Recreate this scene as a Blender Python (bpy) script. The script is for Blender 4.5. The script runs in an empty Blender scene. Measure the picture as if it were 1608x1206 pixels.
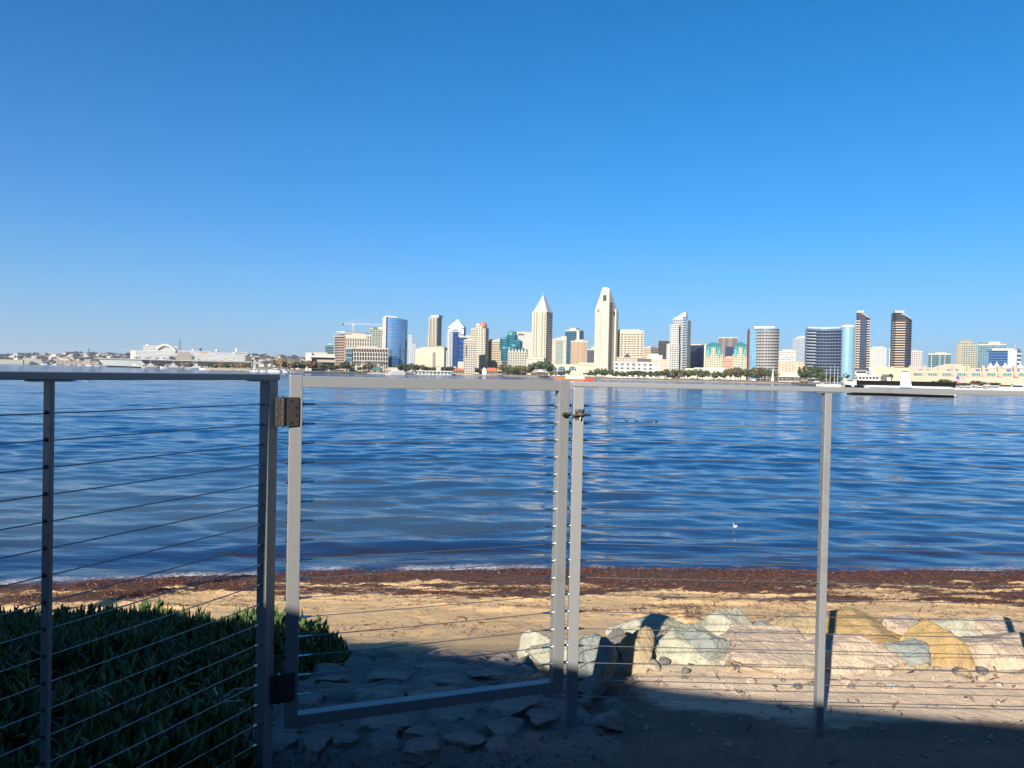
import bpy, bmesh, math, random
import numpy as np
from mathutils import Vector, Matrix, noise as mnoise

random.seed(7)
rng = np.random.default_rng(11)
sc = bpy.context.scene
COL = sc.collection
R = math.radians

# ---------------------------------------------------------------- camera, sky, sun, exposure
EYE = Vector((0.0, 0.0, 4.1))          # 4.1 m above the bay, about 1.55 m above the ground at the fence
FPX = 1150.0                           # focal length in pixels of the 1608 px wide photograph
PITCH, ROLL = R(0.84), R(1.2)
fw = Vector((0, math.cos(PITCH), -math.sin(PITCH)))
r0 = Vector((1, 0, 0)); u0 = Vector((0, math.sin(PITCH), math.cos(PITCH)))
RT = math.cos(ROLL) * r0 + math.sin(ROLL) * u0
UP = -math.sin(ROLL) * r0 + math.cos(ROLL) * u0
cam = bpy.data.cameras.new('camera'); cam_o = bpy.data.objects.new('camera', cam); COL.objects.link(cam_o)
cam_o.matrix_world = Matrix(((RT.x, UP.x, -fw.x, EYE.x), (RT.y, UP.y, -fw.y, EYE.y), (RT.z, UP.z, -fw.z, EYE.z), (0, 0, 0, 1)))
cam.sensor_fit = 'HORIZONTAL'; cam.angle = 2 * math.atan(804 / FPX)
cam.clip_start = 0.05; cam.clip_end = 30000
sc.camera = cam_o

SUN_AZ, SUN_EL = R(26.0), R(24)          # the sun stands behind the viewer's left shoulder
to_sun = Vector((-math.sin(SUN_AZ) * math.cos(SUN_EL), -math.cos(SUN_AZ) * math.cos(SUN_EL), math.sin(SUN_EL)))
world = bpy.data.worlds.new('World'); sc.world = world; world.use_nodes = True
wt = world.node_tree; bg = wt.nodes['Background']
sky = wt.nodes.new('ShaderNodeTexSky'); sky.sky_type = 'NISHITA'; sky.sun_disc = False
sky.sun_elevation = SUN_EL; sky.sun_rotation = math.pi + SUN_AZ
sky.altitude = 0; sky.air_density = 0.8; sky.dust_density = 0.55; sky.ozone_density = 9.0
hs = wt.nodes.new('ShaderNodeHueSaturation'); hs.inputs['Saturation'].default_value = 1.19; hs.inputs['Hue'].default_value = 0.491
wt.links.new(sky.outputs[0], hs.inputs['Color'])
# pale marine haze low in the sky: fades out with elevation
wg = wt.nodes.new('ShaderNodeTexCoord'); wsp = wt.nodes.new('ShaderNodeSeparateXYZ'); wt.links.new(wg.outputs['Generated'], wsp.inputs[0])
wab = wt.nodes.new('ShaderNodeMath'); wab.operation = 'ABSOLUTE'; wt.links.new(wsp.outputs[2], wab.inputs[0])
wm = wt.nodes.new('ShaderNodeMath'); wm.operation = 'MULTIPLY'; wm.inputs[1].default_value = -6.5; wt.links.new(wab.outputs[0], wm.inputs[0])
we = wt.nodes.new('ShaderNodeMath'); we.operation = 'EXPONENT'; wt.links.new(wm.outputs[0], we.inputs[0])
wk = wt.nodes.new('ShaderNodeMath'); wk.operation = 'MULTIPLY'; wk.inputs[1].default_value = 0.86; wt.links.new(we.outputs[0], wk.inputs[0])
wx = wt.nodes.new('ShaderNodeMix'); wx.data_type = 'RGBA'; wt.links.new(wk.outputs[0], wx.inputs[0]); wt.links.new(hs.outputs[0], wx.inputs[6])
wx.inputs[7].default_value = (2.1, 2.82, 3.75, 1); wt.links.new(wx.outputs[2], bg.inputs['Color'])
bg.inputs['Strength'].default_value = 0.068
sun = bpy.data.lights.new('sun', 'SUN'); sun.energy = 5.0; sun.angle = R(0.6); sun.color = (1.0, 0.90, 0.765)
sun_o = bpy.data.objects.new('sun', sun); COL.objects.link(sun_o)
sun_o.rotation_euler = to_sun.to_track_quat('Z', 'Y').to_euler()
sun_o.location = (-20, -40, 40)
sc.view_settings.view_transform = 'Standard'; sc.view_settings.look = 'None'
sc.view_settings.exposure = 1.335; sc.view_settings.gamma = 1.0

# ---------------------------------------------------------------- pixel rays (photo pixels, 1608 x 1206)
def ray(px, py):
    return fw * FPX + RT * (px - 804) - UP * (py - 603)
def P(px, py, Y):
    d = ray(px, py); return EYE + d * (Y / d.y)
def hor(px): return 569.3 + 0.0209 * px

# ---------------------------------------------------------------- mesh and object helpers
class MB:
    def __init__(s): s.v = []; s.f = []; s.uv = []; s.smooth = False
    def add(s, vs, fs, uvs=None):
        b = len(s.v); s.v.extend([tuple(p) for p in vs])
        for k, f in enumerate(fs):
            s.f.append(tuple(i + b for i in f))
            s.uv.extend(uvs[k] if uvs else [(0.0, 0.0)] * len(f))
    def box(s, x0, x1, y0, y1, z0, z1, bay=4.0, fl=3.6):
        s.plan([(x0, y0), (x1, y0), (x1, y1), (x0, y1)], z0, z1, bay, fl)
    def plan(s, poly, z0, z1, bay=4.0, fl=3.6, cont=False, cap=True):
        """walls over a counter-clockwise plan, z1 a number or one height per corner; uv counts bays and floors"""
        n = len(poly); zt = list(z1) if hasattr(z1, '__len__') else [z1] * n
        zm = max(zt); b = len(s.v); acc = 0.0
        s.v.extend([(p[0], p[1], z0) for p in poly]); s.v.extend([(p[0], p[1], zt[i]) for i, p in enumerate(poly)])
        for i in range(n):
            j = (i + 1) % n
            L = math.hypot(poly[j][0] - poly[i][0], poly[j][1] - poly[i][1])
            if cont: ua, ub = acc / bay, (acc + L) / bay
            else: ua, ub = 0.0, float(max(1, round(L / bay)))
            acc += L
            s.f.append((b + i, b + j, b + n + j, b + n + i))
            s.uv.extend([(ua, (z0 - zm) / fl), (ub, (z0 - zm) / fl), (ub, (zt[j] - zm) / fl), (ua, (zt[i] - zm) / fl)])
        if cap:
            s.f.append(tuple(b + n + i for i in range(n))); s.uv.extend([(0, 0)] * n)
            s.f.append(tuple(b + i for i in reversed(range(n)))); s.uv.extend([(0, 0)] * n)
    def prism(s, poly, y0, y1, bay=4.0, fl=3.6):
        """outline in x,z pushed from y0 back to y1"""
        n = len(poly); b = len(s.v)
        s.v.extend([(p[0], y0, p[1]) for p in poly]); s.v.extend([(p[0], y1, p[1]) for p in poly])
        s.f.append(tuple(b + i for i in range(n))); s.uv.extend([(p[0] / bay, p[1] / fl) for p in poly])
        s.f.append(tuple(b + n + i for i in reversed(range(n)))); s.uv.extend([(p[0] / bay, p[1] / fl) for p in reversed(poly)])
        for i in range(n):
            j = (i + 1) % n
            s.f.append((b + j, b + i, b + n + i, b + n + j))
            s.uv.extend([(y0 / bay, poly[j][1] / fl), (y0 / bay, poly[i][1] / fl), (y1 / bay, poly[i][1] / fl), (y1 / bay, poly[j][1] / fl)])
    def pyramid(s, poly, z0, tips):
        """plan ring at z0 joined to one tip or a ridge of two"""
        n = len(poly); b = len(s.v)
        s.v.extend([(p[0], p[1], z0) for p in poly]); s.v.extend(tips)
        if len(tips) == 1:
            for i in range(n): s.f.append((b + i, b + (i + 1) % n, b + n)); s.uv.extend([(0, 0)] * 3)
        else:   # four corners, ridge tips[0] over edge 3-0 side, tips[1] over edge 1-2 side
            a, c = b + n, b + n + 1
            for f in ((b, b + 1, c, a), (b + 1, b + 2, c), (b + 2, b + 3, a, c), (b + 3, b, a)):
                s.f.append(f); s.uv.extend([(0, 0)] * len(f))
        s.f.append(tuple(b + i for i in reversed(range(n)))); s.uv.extend([(0, 0)] * n)
    def tube(s, pts, r, n=8, cap=True):
        pts = [Vector(p) for p in pts]; rs = r if hasattr(r, '__len__') else [r] * len(pts)
        b = len(s.v); side = None
        for i, p in enumerate(pts):
            t = (pts[min(i + 1, len(pts) - 1)] - pts[max(i - 1, 0)]).normalized()
            if side is None: side = t.orthogonal().normalized()
            side = (side - t * side.dot(t)).normalized(); o = t.cross(side)
            for k in range(n):
                a = 2 * math.pi * k / n
                s.v.append(tuple(p + rs[i] * (math.cos(a) * side + math.sin(a) * o)))
        for i in range(len(pts) - 1):
            for k in range(n):
                j = (k + 1) % n
                s.f.append((b + i * n + k, b + i * n + j, b + (i + 1) * n + j, b + (i + 1) * n + k)); s.uv.extend([(0, 0)] * 4)
        if cap:
            s.f.append(tuple(b + k for k in reversed(range(n)))); s.uv.extend([(0, 0)] * n)
            e = b + (len(pts) - 1) * n
            s.f.append(tuple(e + k for k in range(n))); s.uv.extend([(0, 0)] * n)
    def lathe(s, prof, cx=0, cy=0, n=20, sx=1, sy=1):
        b = len(s.v); m = len(prof)
        for (rr, z) in prof:
            for k in range(n):
                a = 2 * math.pi * k / n; s.v.append((cx + sx * rr * math.cos(a), cy + sy * rr * math.sin(a), z))
        for i in range(m - 1):
            for k in range(n):
                j = (k + 1) % n
                s.f.append((b + i * n + k, b + i * n + j, b + (i + 1) * n + j, b + (i + 1) * n + k)); s.uv.extend([(0, 0)] * 4)
        s.f.append(tuple(b + k for k in reversed(range(n)))); s.uv.extend([(0, 0)] * n)
        s.f.append(tuple(b + (m - 1) * n + k for k in range(n))); s.uv.extend([(0, 0)] * n)
    def build(s, name, mat, parent=None, smooth=None, bevel=0):
        me = bpy.data.meshes.new(name); me.from_pydata(s.v, [], s.f)
        uv = me.uv_layers.new(name='uv'); uv.data.foreach_set('uv', np.array(s.uv, dtype=np.float32).ravel())
        if bevel:
            bm = bmesh.new(); bm.from_mesh(me)
            bmesh.ops.bevel(bm, geom=bm.edges[:], offset=bevel, segments=2, affect='EDGES', profile=0.6)
            bm.to_mesh(me); bm.free()
        if s.smooth if smooth is None else smooth: me.polygons.foreach_set('use_smooth', [True] * len(me.polygons))
        me.materials.append(mat); me.update()
        o = bpy.data.objects.new(name, me); COL.objects.link(o)
        if parent: o.parent = parent
        return o

def np_mesh(name, V, F, mat, parent=None, smooth=False, attrs=None):
    """V (n,3), F (m,k) arrays"""
    me = bpy.data.meshes.new(name); n = len(V); m, k = F.shape
    me.vertices.add(n); me.vertices.foreach_set('co', np.ascontiguousarray(V, dtype=np.float32).ravel())
    me.loops.add(m * k); me.loops.foreach_set('vertex_index', F.astype(np.int32).ravel())
    me.polygons.add(m); me.polygons.foreach_set('loop_start', np.arange(0, m * k, k, dtype=np.int32))
    if smooth: me.polygons.foreach_set('use_smooth', np.ones(m, dtype=bool))
    for an, av in (attrs or {}).items():
        at = me.attributes.new(an, 'FLOAT', 'POINT'); at.data.foreach_set('value', av.astype(np.float32).ravel())
    me.update(calc_edges=True); me.materials.append(mat)
    o = bpy.data.objects.new(name, me); COL.objects.link(o)
    if parent: o.parent = parent
    return o

def tag(o, label=None, cat=None, group=None, kind=None):
    if label: o['label'] = label
    if cat: o['category'] = cat
    if group: o['group'] = group
    if kind: o['kind'] = kind
    return o
def empty(name, loc=(0, 0, 0), rz=0.0, label=None, cat=None, group=None):
    o = bpy.data.objects.new(name, None); COL.objects.link(o); o.location = loc; o.rotation_euler = (0, 0, rz)
    return tag(o, label, cat, group)
KIDS = {}
def dup(root, loc, rz=0.0, scale=(1, 1, 1), label=None):
    kids = KIDS.get(root.name)
    if kids is None:
        kids = [(c, list(c.children)) for c in root.children]; KIDS[root.name] = kids
    r = root.copy(); COL.objects.link(r); r.location = loc; r.rotation_euler = (0, 0, rz); r.scale = scale
    if label: r['label'] = label
    for c, gs in kids:
        d = c.copy(); COL.objects.link(d); d.parent = r
        for g in gs:
            h = g.copy(); COL.objects.link(h); h.parent = d
    return r

# ---------------------------------------------------------------- vector noise for numpy
def _hash(ix, iy, seed):
    h = (ix * 374761393 + iy * 668265263 + seed * 974634777) & 0xFFFFFFFF
    h = ((h ^ (h >> 13)) * 1274126177) & 0xFFFFFFFF
    return ((h ^ (h >> 16)) & 0xFFFF) / 65535.0
def vnoise(x, y, seed=0):
    x = np.asarray(x, float); y = np.asarray(y, float)
    ix = np.floor(x).astype(np.int64); iy = np.floor(y).astype(np.int64); fx = x - ix; fy = y - iy
    fx = fx * fx * (3 - 2 * fx); fy = fy * fy * (3 - 2 * fy)
    a = _hash(ix, iy, seed); b = _hash(ix + 1, iy, seed); c = _hash(ix, iy + 1, seed); d = _hash(ix + 1, iy + 1, seed)
    return (a + (b - a) * fx) * (1 - fy) + (c + (d - c) * fx) * fy
def fbm(x, y, seed=0, octs=4):
    t = 0; a = 0.5
    for o in range(octs):
        t = t + a * (vnoise(x * 2 ** o, y * 2 ** o, seed + o * 17) - 0.5); a *= 0.5
    return t
def sstep(a, b, x):
    t = np.clip((np.asarray(x, float) - a) / (b - a), 0, 1); return t * t * (3 - 2 * t)

# ---------------------------------------------------------------- materials
ALB = 0.66      # all colours below were picked as seen; this brings them down to real surface albedos
class NT:
    def __init__(s, name):
        s.m = bpy.data.materials.new(name); s.m.use_nodes = True; s.t = s.m.node_tree
        s.b = s.t.nodes['Principled BSDF']
    def n(s, typ, **kw):
        nd = s.t.nodes.new(typ)
        for k, v in kw.items():
            if hasattr(nd, k): setattr(nd, k, v)
        return nd
    def l(s, a, b): s.t.links.new(a, b)
    def math(s, op, a, b=None, c=None, clamp=False):
        nd = s.n('ShaderNodeMath', operation=op); nd.use_clamp = clamp
        for i, v in enumerate((a, b, c)):
            if v is None: continue
            if isinstance(v, (int, float)): nd.inputs[i].default_value = v
            else: s.l(v, nd.inputs[i])
        return nd.outputs[0]
    def mix(s, fac, a, b):
        nd = s.n('ShaderNodeMix', data_type='RGBA')
        for sock, v in ((nd.inputs[0], fac), (nd.inputs[6], a), (nd.inputs[7], b)):
            if hasattr(v, 'is_linked') or hasattr(v, 'links'): s.l(v, sock)
            elif isinstance(v, (int, float)): sock.default_value = v
            else: sock.default_value = (*v[:3], 1)
        return nd.outputs[2]
    def noise(s, scale, detail=4, rough=0.55, coord='Object', sc=None):
        tc = s.n('ShaderNodeTexCoord'); vec = tc.outputs[coord]
        if sc:
            mp = s.n('ShaderNodeMapping'); mp.inputs['Scale'].default_value = sc; s.l(vec, mp.inputs[0]); vec = mp.outputs[0]
        nz = s.n('ShaderNodeTexNoise'); nz.inputs['Scale'].default_value = scale
        nz.inputs['Detail'].default_value = detail; nz.inputs['Roughness'].default_value = rough
        s.l(vec, nz.inputs['Vector']); return nz.outputs['Fac']
    def ramp(s, fac, stops):
        nd = s.n('ShaderNodeValToRGB'); cr = nd.color_ramp
        while len(cr.elements) < len(stops): cr.elements.new(0.5)
        for e, (p, c) in zip(cr.elements, stops): e.position = p; e.color = (*c, 1) if len(c) == 3 else c
        s.l(fac, nd.inputs[0]); return nd.outputs[0]
    def bump(s, h, strength=0.5, dist=0.02, normal=None):
        nd = s.n('ShaderNodeBump'); nd.inputs['Strength'].default_value = strength; nd.inputs['Distance'].default_value = dist
        s.l(h, nd.inputs['Height'])
        if normal: s.l(normal, nd.inputs['Normal'])
        s.l(nd.outputs[0], s.b.inputs['Normal']); return nd.outputs[0]
    def base(s, c):
        if hasattr(c, 'links'):
            nd = s.n('ShaderNodeMix', data_type='RGBA', blend_type='MULTIPLY'); nd.inputs[0].default_value = 1.0
            s.l(c, nd.inputs[6]); nd.inputs[7].default_value = (ALB, ALB, ALB, 1); s.l(nd.outputs[2], s.b.inputs['Base Color'])
        else: s.b.inputs['Base Color'].default_value = (*[x * ALB for x in c], 1)
    def rough(s, v): s.b.inputs['Roughness'].default_value = v
    def metal(s, v): s.b.inputs['Metallic'].default_value = v

def plain(name, c, rough=0.6, metal=0.0, var=0.12, nscale=3.0, bump=0.0):
    t = NT(name); nz = t.noise(nscale, 4)
    a = tuple(x * (1 - var) for x in c); b = tuple(min(1, x * (1 + var)) for x in c)
    t.base(t.mix(nz, a, b)); t.rough(rough); t.metal(metal)
    if bump: t.bump(t.noise(nscale * 8, 3), bump, 0.01)
    return t.m

def facade(name, wall, glass, wu=0.6, wv=0.5, gm=0.3, gr=0.18, wr=0.75, var=0.35):
    """uv counts bays (u) and floors (v): a pane in every cell"""
    if max(wall) > .3 and max(glass) < .3: wu, wv = min(1, wu * 1.15), min(1, wv * 1.15)
    if gm >= .5: glass = tuple(min(1, x / ALB) for x in glass)
    wall = tuple(x * .71 for x in wall); glass = tuple(x * .8 for x in glass)
    t = NT(name); uv = t.n('ShaderNodeUVMap'); sp = t.n('ShaderNodeSeparateXYZ'); t.l(uv.outputs[0], sp.inputs[0])
    def inside(c, w):
        f = t.math('FRACT', c); return t.math('LESS_THAN', t.math('ABSOLUTE', t.math('SUBTRACT', f, 0.5)), w / 2)
    m = t.math('MULTIPLY', inside(sp.outputs[0], wu), inside(sp.outputs[1], wv))
    g = t.n('ShaderNodeNewGeometry'); gn = t.n('ShaderNodeSeparateXYZ'); t.l(g.outputs['True Normal'], gn.inputs[0])
    m = t.math('MULTIPLY', m, t.math('LESS_THAN', t.math('ABSOLUTE', gn.outputs[2]), 0.6))
    cell = t.n('ShaderNodeCombineXYZ'); t.l(t.math('FLOOR', sp.outputs[0]), cell.inputs[0]); t.l(t.math('FLOOR', sp.outputs[1]), cell.inputs[1])
    wn = t.n('ShaderNodeTexWhiteNoise'); wn.noise_dimensions = '2D'; t.l(cell.outputs[0], wn.inputs['Vector'])
    gv = t.mix(wn.outputs['Value'], tuple(x * (1 - var) for x in glass), tuple(min(1, x * (1 + var)) for x in glass))
    wz = t.noise(0.05, 4); wc = t.mix(wz, tuple(x * 0.92 for x in wall), tuple(min(1, x * 1.06) for x in wall))
    t.base(t.mix(m, wc, gv))
    t.l(t.math('MULTIPLY_ADD', m, gr - wr, wr), t.b.inputs['Roughness']); t.l(t.math('MULTIPLY', m, gm), t.b.inputs['Metallic'])
    return t.m

def rock_mat(name, a, b, c):
    t = NT(name); n1 = t.noise(2.2, 6, 0.6); n2 = t.noise(14, 6, 0.65); n3 = t.noise(70, 4, 0.7)
    col = t.ramp(n1, [(0.32, a), (0.52, b), (0.72, c)])
    col = t.mix(t.ramp(n2, [(0.42, (.10, .10, .10)), (0.70, (.65, .65, .65))]), col, tuple(x * 0.45 for x in b))
    col = t.mix(t.math('GREATER_THAN', n3, 0.66), col, tuple(x * 0.5 for x in a))
    t.base(col); t.rough(0.9)
    t.bump(t.math('MULTIPLY_ADD', n3, 0.4, n2), 1.0, 0.04); return t.m

def leaf_mat(name, a, b, rough=0.55, trans=0.0):
    t = NT(name); g = t.n('ShaderNodeNewGeometry'); oi = t.n('ShaderNodeObjectInfo')
    c = t.mix(g.outputs['Random Per Island'], a, b)
    h = t.n('ShaderNodeHueSaturation'); t.l(c, h.inputs['Color'])
    t.l(t.math('MULTIPLY_ADD', oi.outputs['Random'], 0.06, 0.47), h.inputs['Hue'])
    t.l(t.math('MULTIPLY_ADD', oi.outputs['Random'], 0.5, 0.75), h.inputs['Value'])
    t.base(h.outputs[0]); t.rough(rough); return t.m

# fence metal: satin powder-coated steel with fine speckle
def metal_paint():
    t = NT('satin_grey_metal'); n1 = t.noise(260, 2); n2 = t.noise(5, 5)
    c = t.mix(n1, (0.255, 0.268, 0.275), (0.335, 0.352, 0.362))
    c = t.mix(t.math('MULTIPLY', t.math('GREATER_THAN', n2, 0.63), 0.25), c, (0.21, 0.20, 0.19))
    t.base(c); t.metal(0.3); t.rough(0.36); t.bump(n1, 0.12, 0.002); return t.m
M_METAL = metal_paint()
M_CABLE = plain('stainless_cable', (0.45, 0.45, 0.46), 0.32, 0.9, 0.15, 60)
M_FIT = plain('polished_fitting', (0.72, 0.72, 0.72), 0.22, 1.0, 0.05, 40)
M_HINGE = plain('brushed_dark_steel', (0.085, 0.08, 0.072), 0.45, 0.6, 0.35, 25)
M_BLACK = plain('black_rubber', (0.012, 0.012, 0.012), 0.5, 0, 0.2, 20)
M_BRASS = plain('worn_brass', (0.55, 0.47, 0.33), 0.3, 0.9, 0.2, 40)

# ---------------------------------------------------------------- near ground
def yshore(x): return np.interp(x, [-60, -9.2, -3.8, 1.3, 10.8, 60], [10, 13.2, 14.5, 15.2, 15.7, 17.5])
def tz(x, y):
    """height of the near ground, without the fine grain"""
    x = np.asarray(x, float); y = np.asarray(y, float)
    t = yshore(x) - y
    beach = np.interp(t, [-80, -10, 0, 3, 6, 8.0, 30], [-9, -1.4, 0, 0.42, 0.9, 1.42, 2.2])
    mid = np.interp(y, [-60, 2.9, 3.5, 5.0, 6.3, 7.2], [2.54, 2.54, 2.46, 2.02, 1.62, 1.36])
    right = np.interp(y, [-60, 3.0, 3.35, 3.7, 4.05, 4.5, 5.2, 6.4, 7.8], [2.54, 2.53, 2.51, 2.51, 2.53, 2.52, 2.25, 1.55, 1.2])
    left = np.interp(y, [-60, 2.8, 4.5, 6.3, 7.1], [2.54, 2.54, 2.22, 1.70, 1.36])
    wr = sstep(0.15, 0.95, x); wl = sstep(-0.9, -1.6, x)
    land = mid * (1 - wr) * (1 - wl) + right * wr + left * wl
    k = sstep(6.2, 7.6, y)
    z = land * (1 - k) + beach * k
    z = np.where(y > 7.6, beach, z)
    return z + 0.05 * fbm(x * 0.8, y * 0.8, 3) * sstep(2.6, 4.0, y)
def hit(px, py, lift=0.0):
    d = ray(px, py); ys = np.linspace(1.2, 26, 2500); k = ys / d.y
    zz = EYE.z + k * d.z; xx = k * d.x
    below = np.nonzero(zz < tz(xx, ys) + lift)[0]
    i = below[0] if len(below) else len(ys) - 1
    return Vector((xx[i], ys[i], zz[i]))
def spaced(parts):
    out = []
    for a, b, s in parts: out.extend(np.arange(a, b - s * 0.5, s))
    return np.array(out + [parts[-1][1]])
gx = spaced([(-400, -60, 20), (-60, -14, 1.5), (-14, 14, 0.06), (14, 60, 1.5), (60, 400, 20)])
gy = spaced([(-400, -20, 20), (-20, 1.5, 0.5), (1.5, 8, 0.035), (8, 18, 0.05), (18, 40, 1.0), (40, 100, 10)])
GX, GY = np.meshgrid(gx, gy)
GZ = tz(GX, GY)
beachy = sstep(6.6, 8.0, GY)
GZ += (1 - beachy) * (0.035 * fbm(GX * 5, GY * 5, 5) + 0.018 * fbm(GX * 19, GY * 19, 8)) + beachy * (0.016 * fbm(GX * 3, GY * 5, 9) + 0.028 * fbm(GX * 2.2, GY * 2.8, 10, 3) - 0.014 * sstep(0.14, 0.22, fbm(GX * 2.6, GY * 2.6, 12, 2)))
tsh = yshore(GX) - GY
wrack_w = 3.8 + 0.8 * fbm(GX * 0.25, GX * 0 + 2, 21) * 2 + np.interp(GX, [-10, -2, 3, 10], [-0.8, -0.1, 1.7, 2.3])
wn_ = fbm(GX * 0.8, GY * 2.4, 23, 5); wq = tsh / wrack_w
wrack = sstep(-0.5, 0.05, tsh + 0.5 * fbm(GX * 1.1, GY * 1.1, 24)) * (1 - sstep(0.35, 1.2, wq + 1.4 * wn_))
wrack = wrack * (1 - 0.95 * sstep(0.11, 0.22, fbm(GX * 0.7 + 9, GY * 3.2, 25, 5) - 0.10 * (1 - wq)) * sstep(0.12, 0.4, wq))
GZ += wrack * (0.05 + 0.09 * np.clip(fbm(GX * 3, GY * 4, 31) + 0.25, 0, 1) + 0.05 * fbm(GX * 14, GY * 14, 33))
nyy, nxx = GX.shape
idx = np.arange(nyy * nxx).reshape(nyy, nxx)
GF = np.stack([idx[:-1, :-1], idx[:-1, 1:], idx[1:, 1:], idx[1:, :-1]], -1).reshape(-1, 4)

def ground_material():
    t = NT('sand_and_kelp'); at = t.n('ShaderNodeAttribute'); at.attribute_name = 'wrack'
    ab = t.n('ShaderNodeAttribute'); ab.attribute_name = 'beach'; aw = t.n('ShaderNodeAttribute'); aw.attribute_name = 'wet'
    n1 = t.noise(0.9, 6); n2 = t.noise(9, 7, 0.65); n3 = t.noise(120, 3, 0.7); n4 = t.noise(3.0, 7, 0.7, sc=(1.0, 2.2, 1))
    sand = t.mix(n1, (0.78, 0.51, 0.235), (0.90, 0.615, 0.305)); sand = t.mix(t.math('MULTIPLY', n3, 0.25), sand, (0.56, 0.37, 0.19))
    dirt = t.mix(n2, (0.13, 0.10, 0.075), (0.26, 0.20, 0.15)); dirt = t.mix(t.math('MULTIPLY', t.math('GREATER_THAN', n3, 0.6), 0.6), dirt, (0.14, 0.11, 0.085))  # brown dirt, its colour darkened to deepen the shade in the foreground
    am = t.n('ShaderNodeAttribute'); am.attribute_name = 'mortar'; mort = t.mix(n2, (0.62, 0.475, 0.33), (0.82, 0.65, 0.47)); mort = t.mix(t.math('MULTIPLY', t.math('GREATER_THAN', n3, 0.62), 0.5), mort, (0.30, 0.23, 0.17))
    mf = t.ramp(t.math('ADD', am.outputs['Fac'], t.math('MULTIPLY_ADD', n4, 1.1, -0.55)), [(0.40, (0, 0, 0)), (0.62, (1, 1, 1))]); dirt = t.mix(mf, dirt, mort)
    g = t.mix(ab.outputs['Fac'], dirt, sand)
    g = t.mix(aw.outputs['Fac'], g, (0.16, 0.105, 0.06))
    strands = t.noise(6.5, 8, 0.72, sc=(0.6, 1.8, 1))
    km = t.math('ADD', t.math('MULTIPLY', at.outputs['Fac'], 1.0), t.math('MULTIPLY_ADD', strands, 1.6, -1.02))
    km = t.math('MULTIPLY', t.ramp(km, [(0.42, (0, 0, 0)), (0.56, (1, 1, 1))]), t.math('GREATER_THAN', at.outputs['Fac'], 0.02))
    kelp = t.mix(t.noise(30, 5, 0.7), (0.03, 0.012, 0.006), (0.15, 0.05, 0.02))
    t.base(t.mix(km, g, kelp)); t.rough(0.92)
    t.l(t.math('MULTIPLY_ADD', aw.outputs['Fac'], -0.5, 0.92), t.b.inputs['Roughness'])
    hgt = t.math('ADD', t.math('MULTIPLY', n2, 0.8), t.math('MULTIPLY', n3, 0.3))
    t.bump(hgt, 0.85, 0.04); return t.m
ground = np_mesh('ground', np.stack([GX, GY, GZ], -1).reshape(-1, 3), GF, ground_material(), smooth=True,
                 attrs={'mortar': sstep(3.25, 3.75, GY) * sstep(0.5, 1.0, GX) + 0.3 * sstep(2.2, 3.4, GY) * sstep(0.2, 1.5, GX), 'wrack': wrack, 'beach': np.clip(beachy + 0 * GX, 0, 1), 'wet': (1 - sstep(0.1, 0.9, tsh + 0.3 * fbm(GX, GY, 41)))})  # mortar mask: pale slope beyond, shade-darkened dirt in front
tag(ground, kind='structure')

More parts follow.
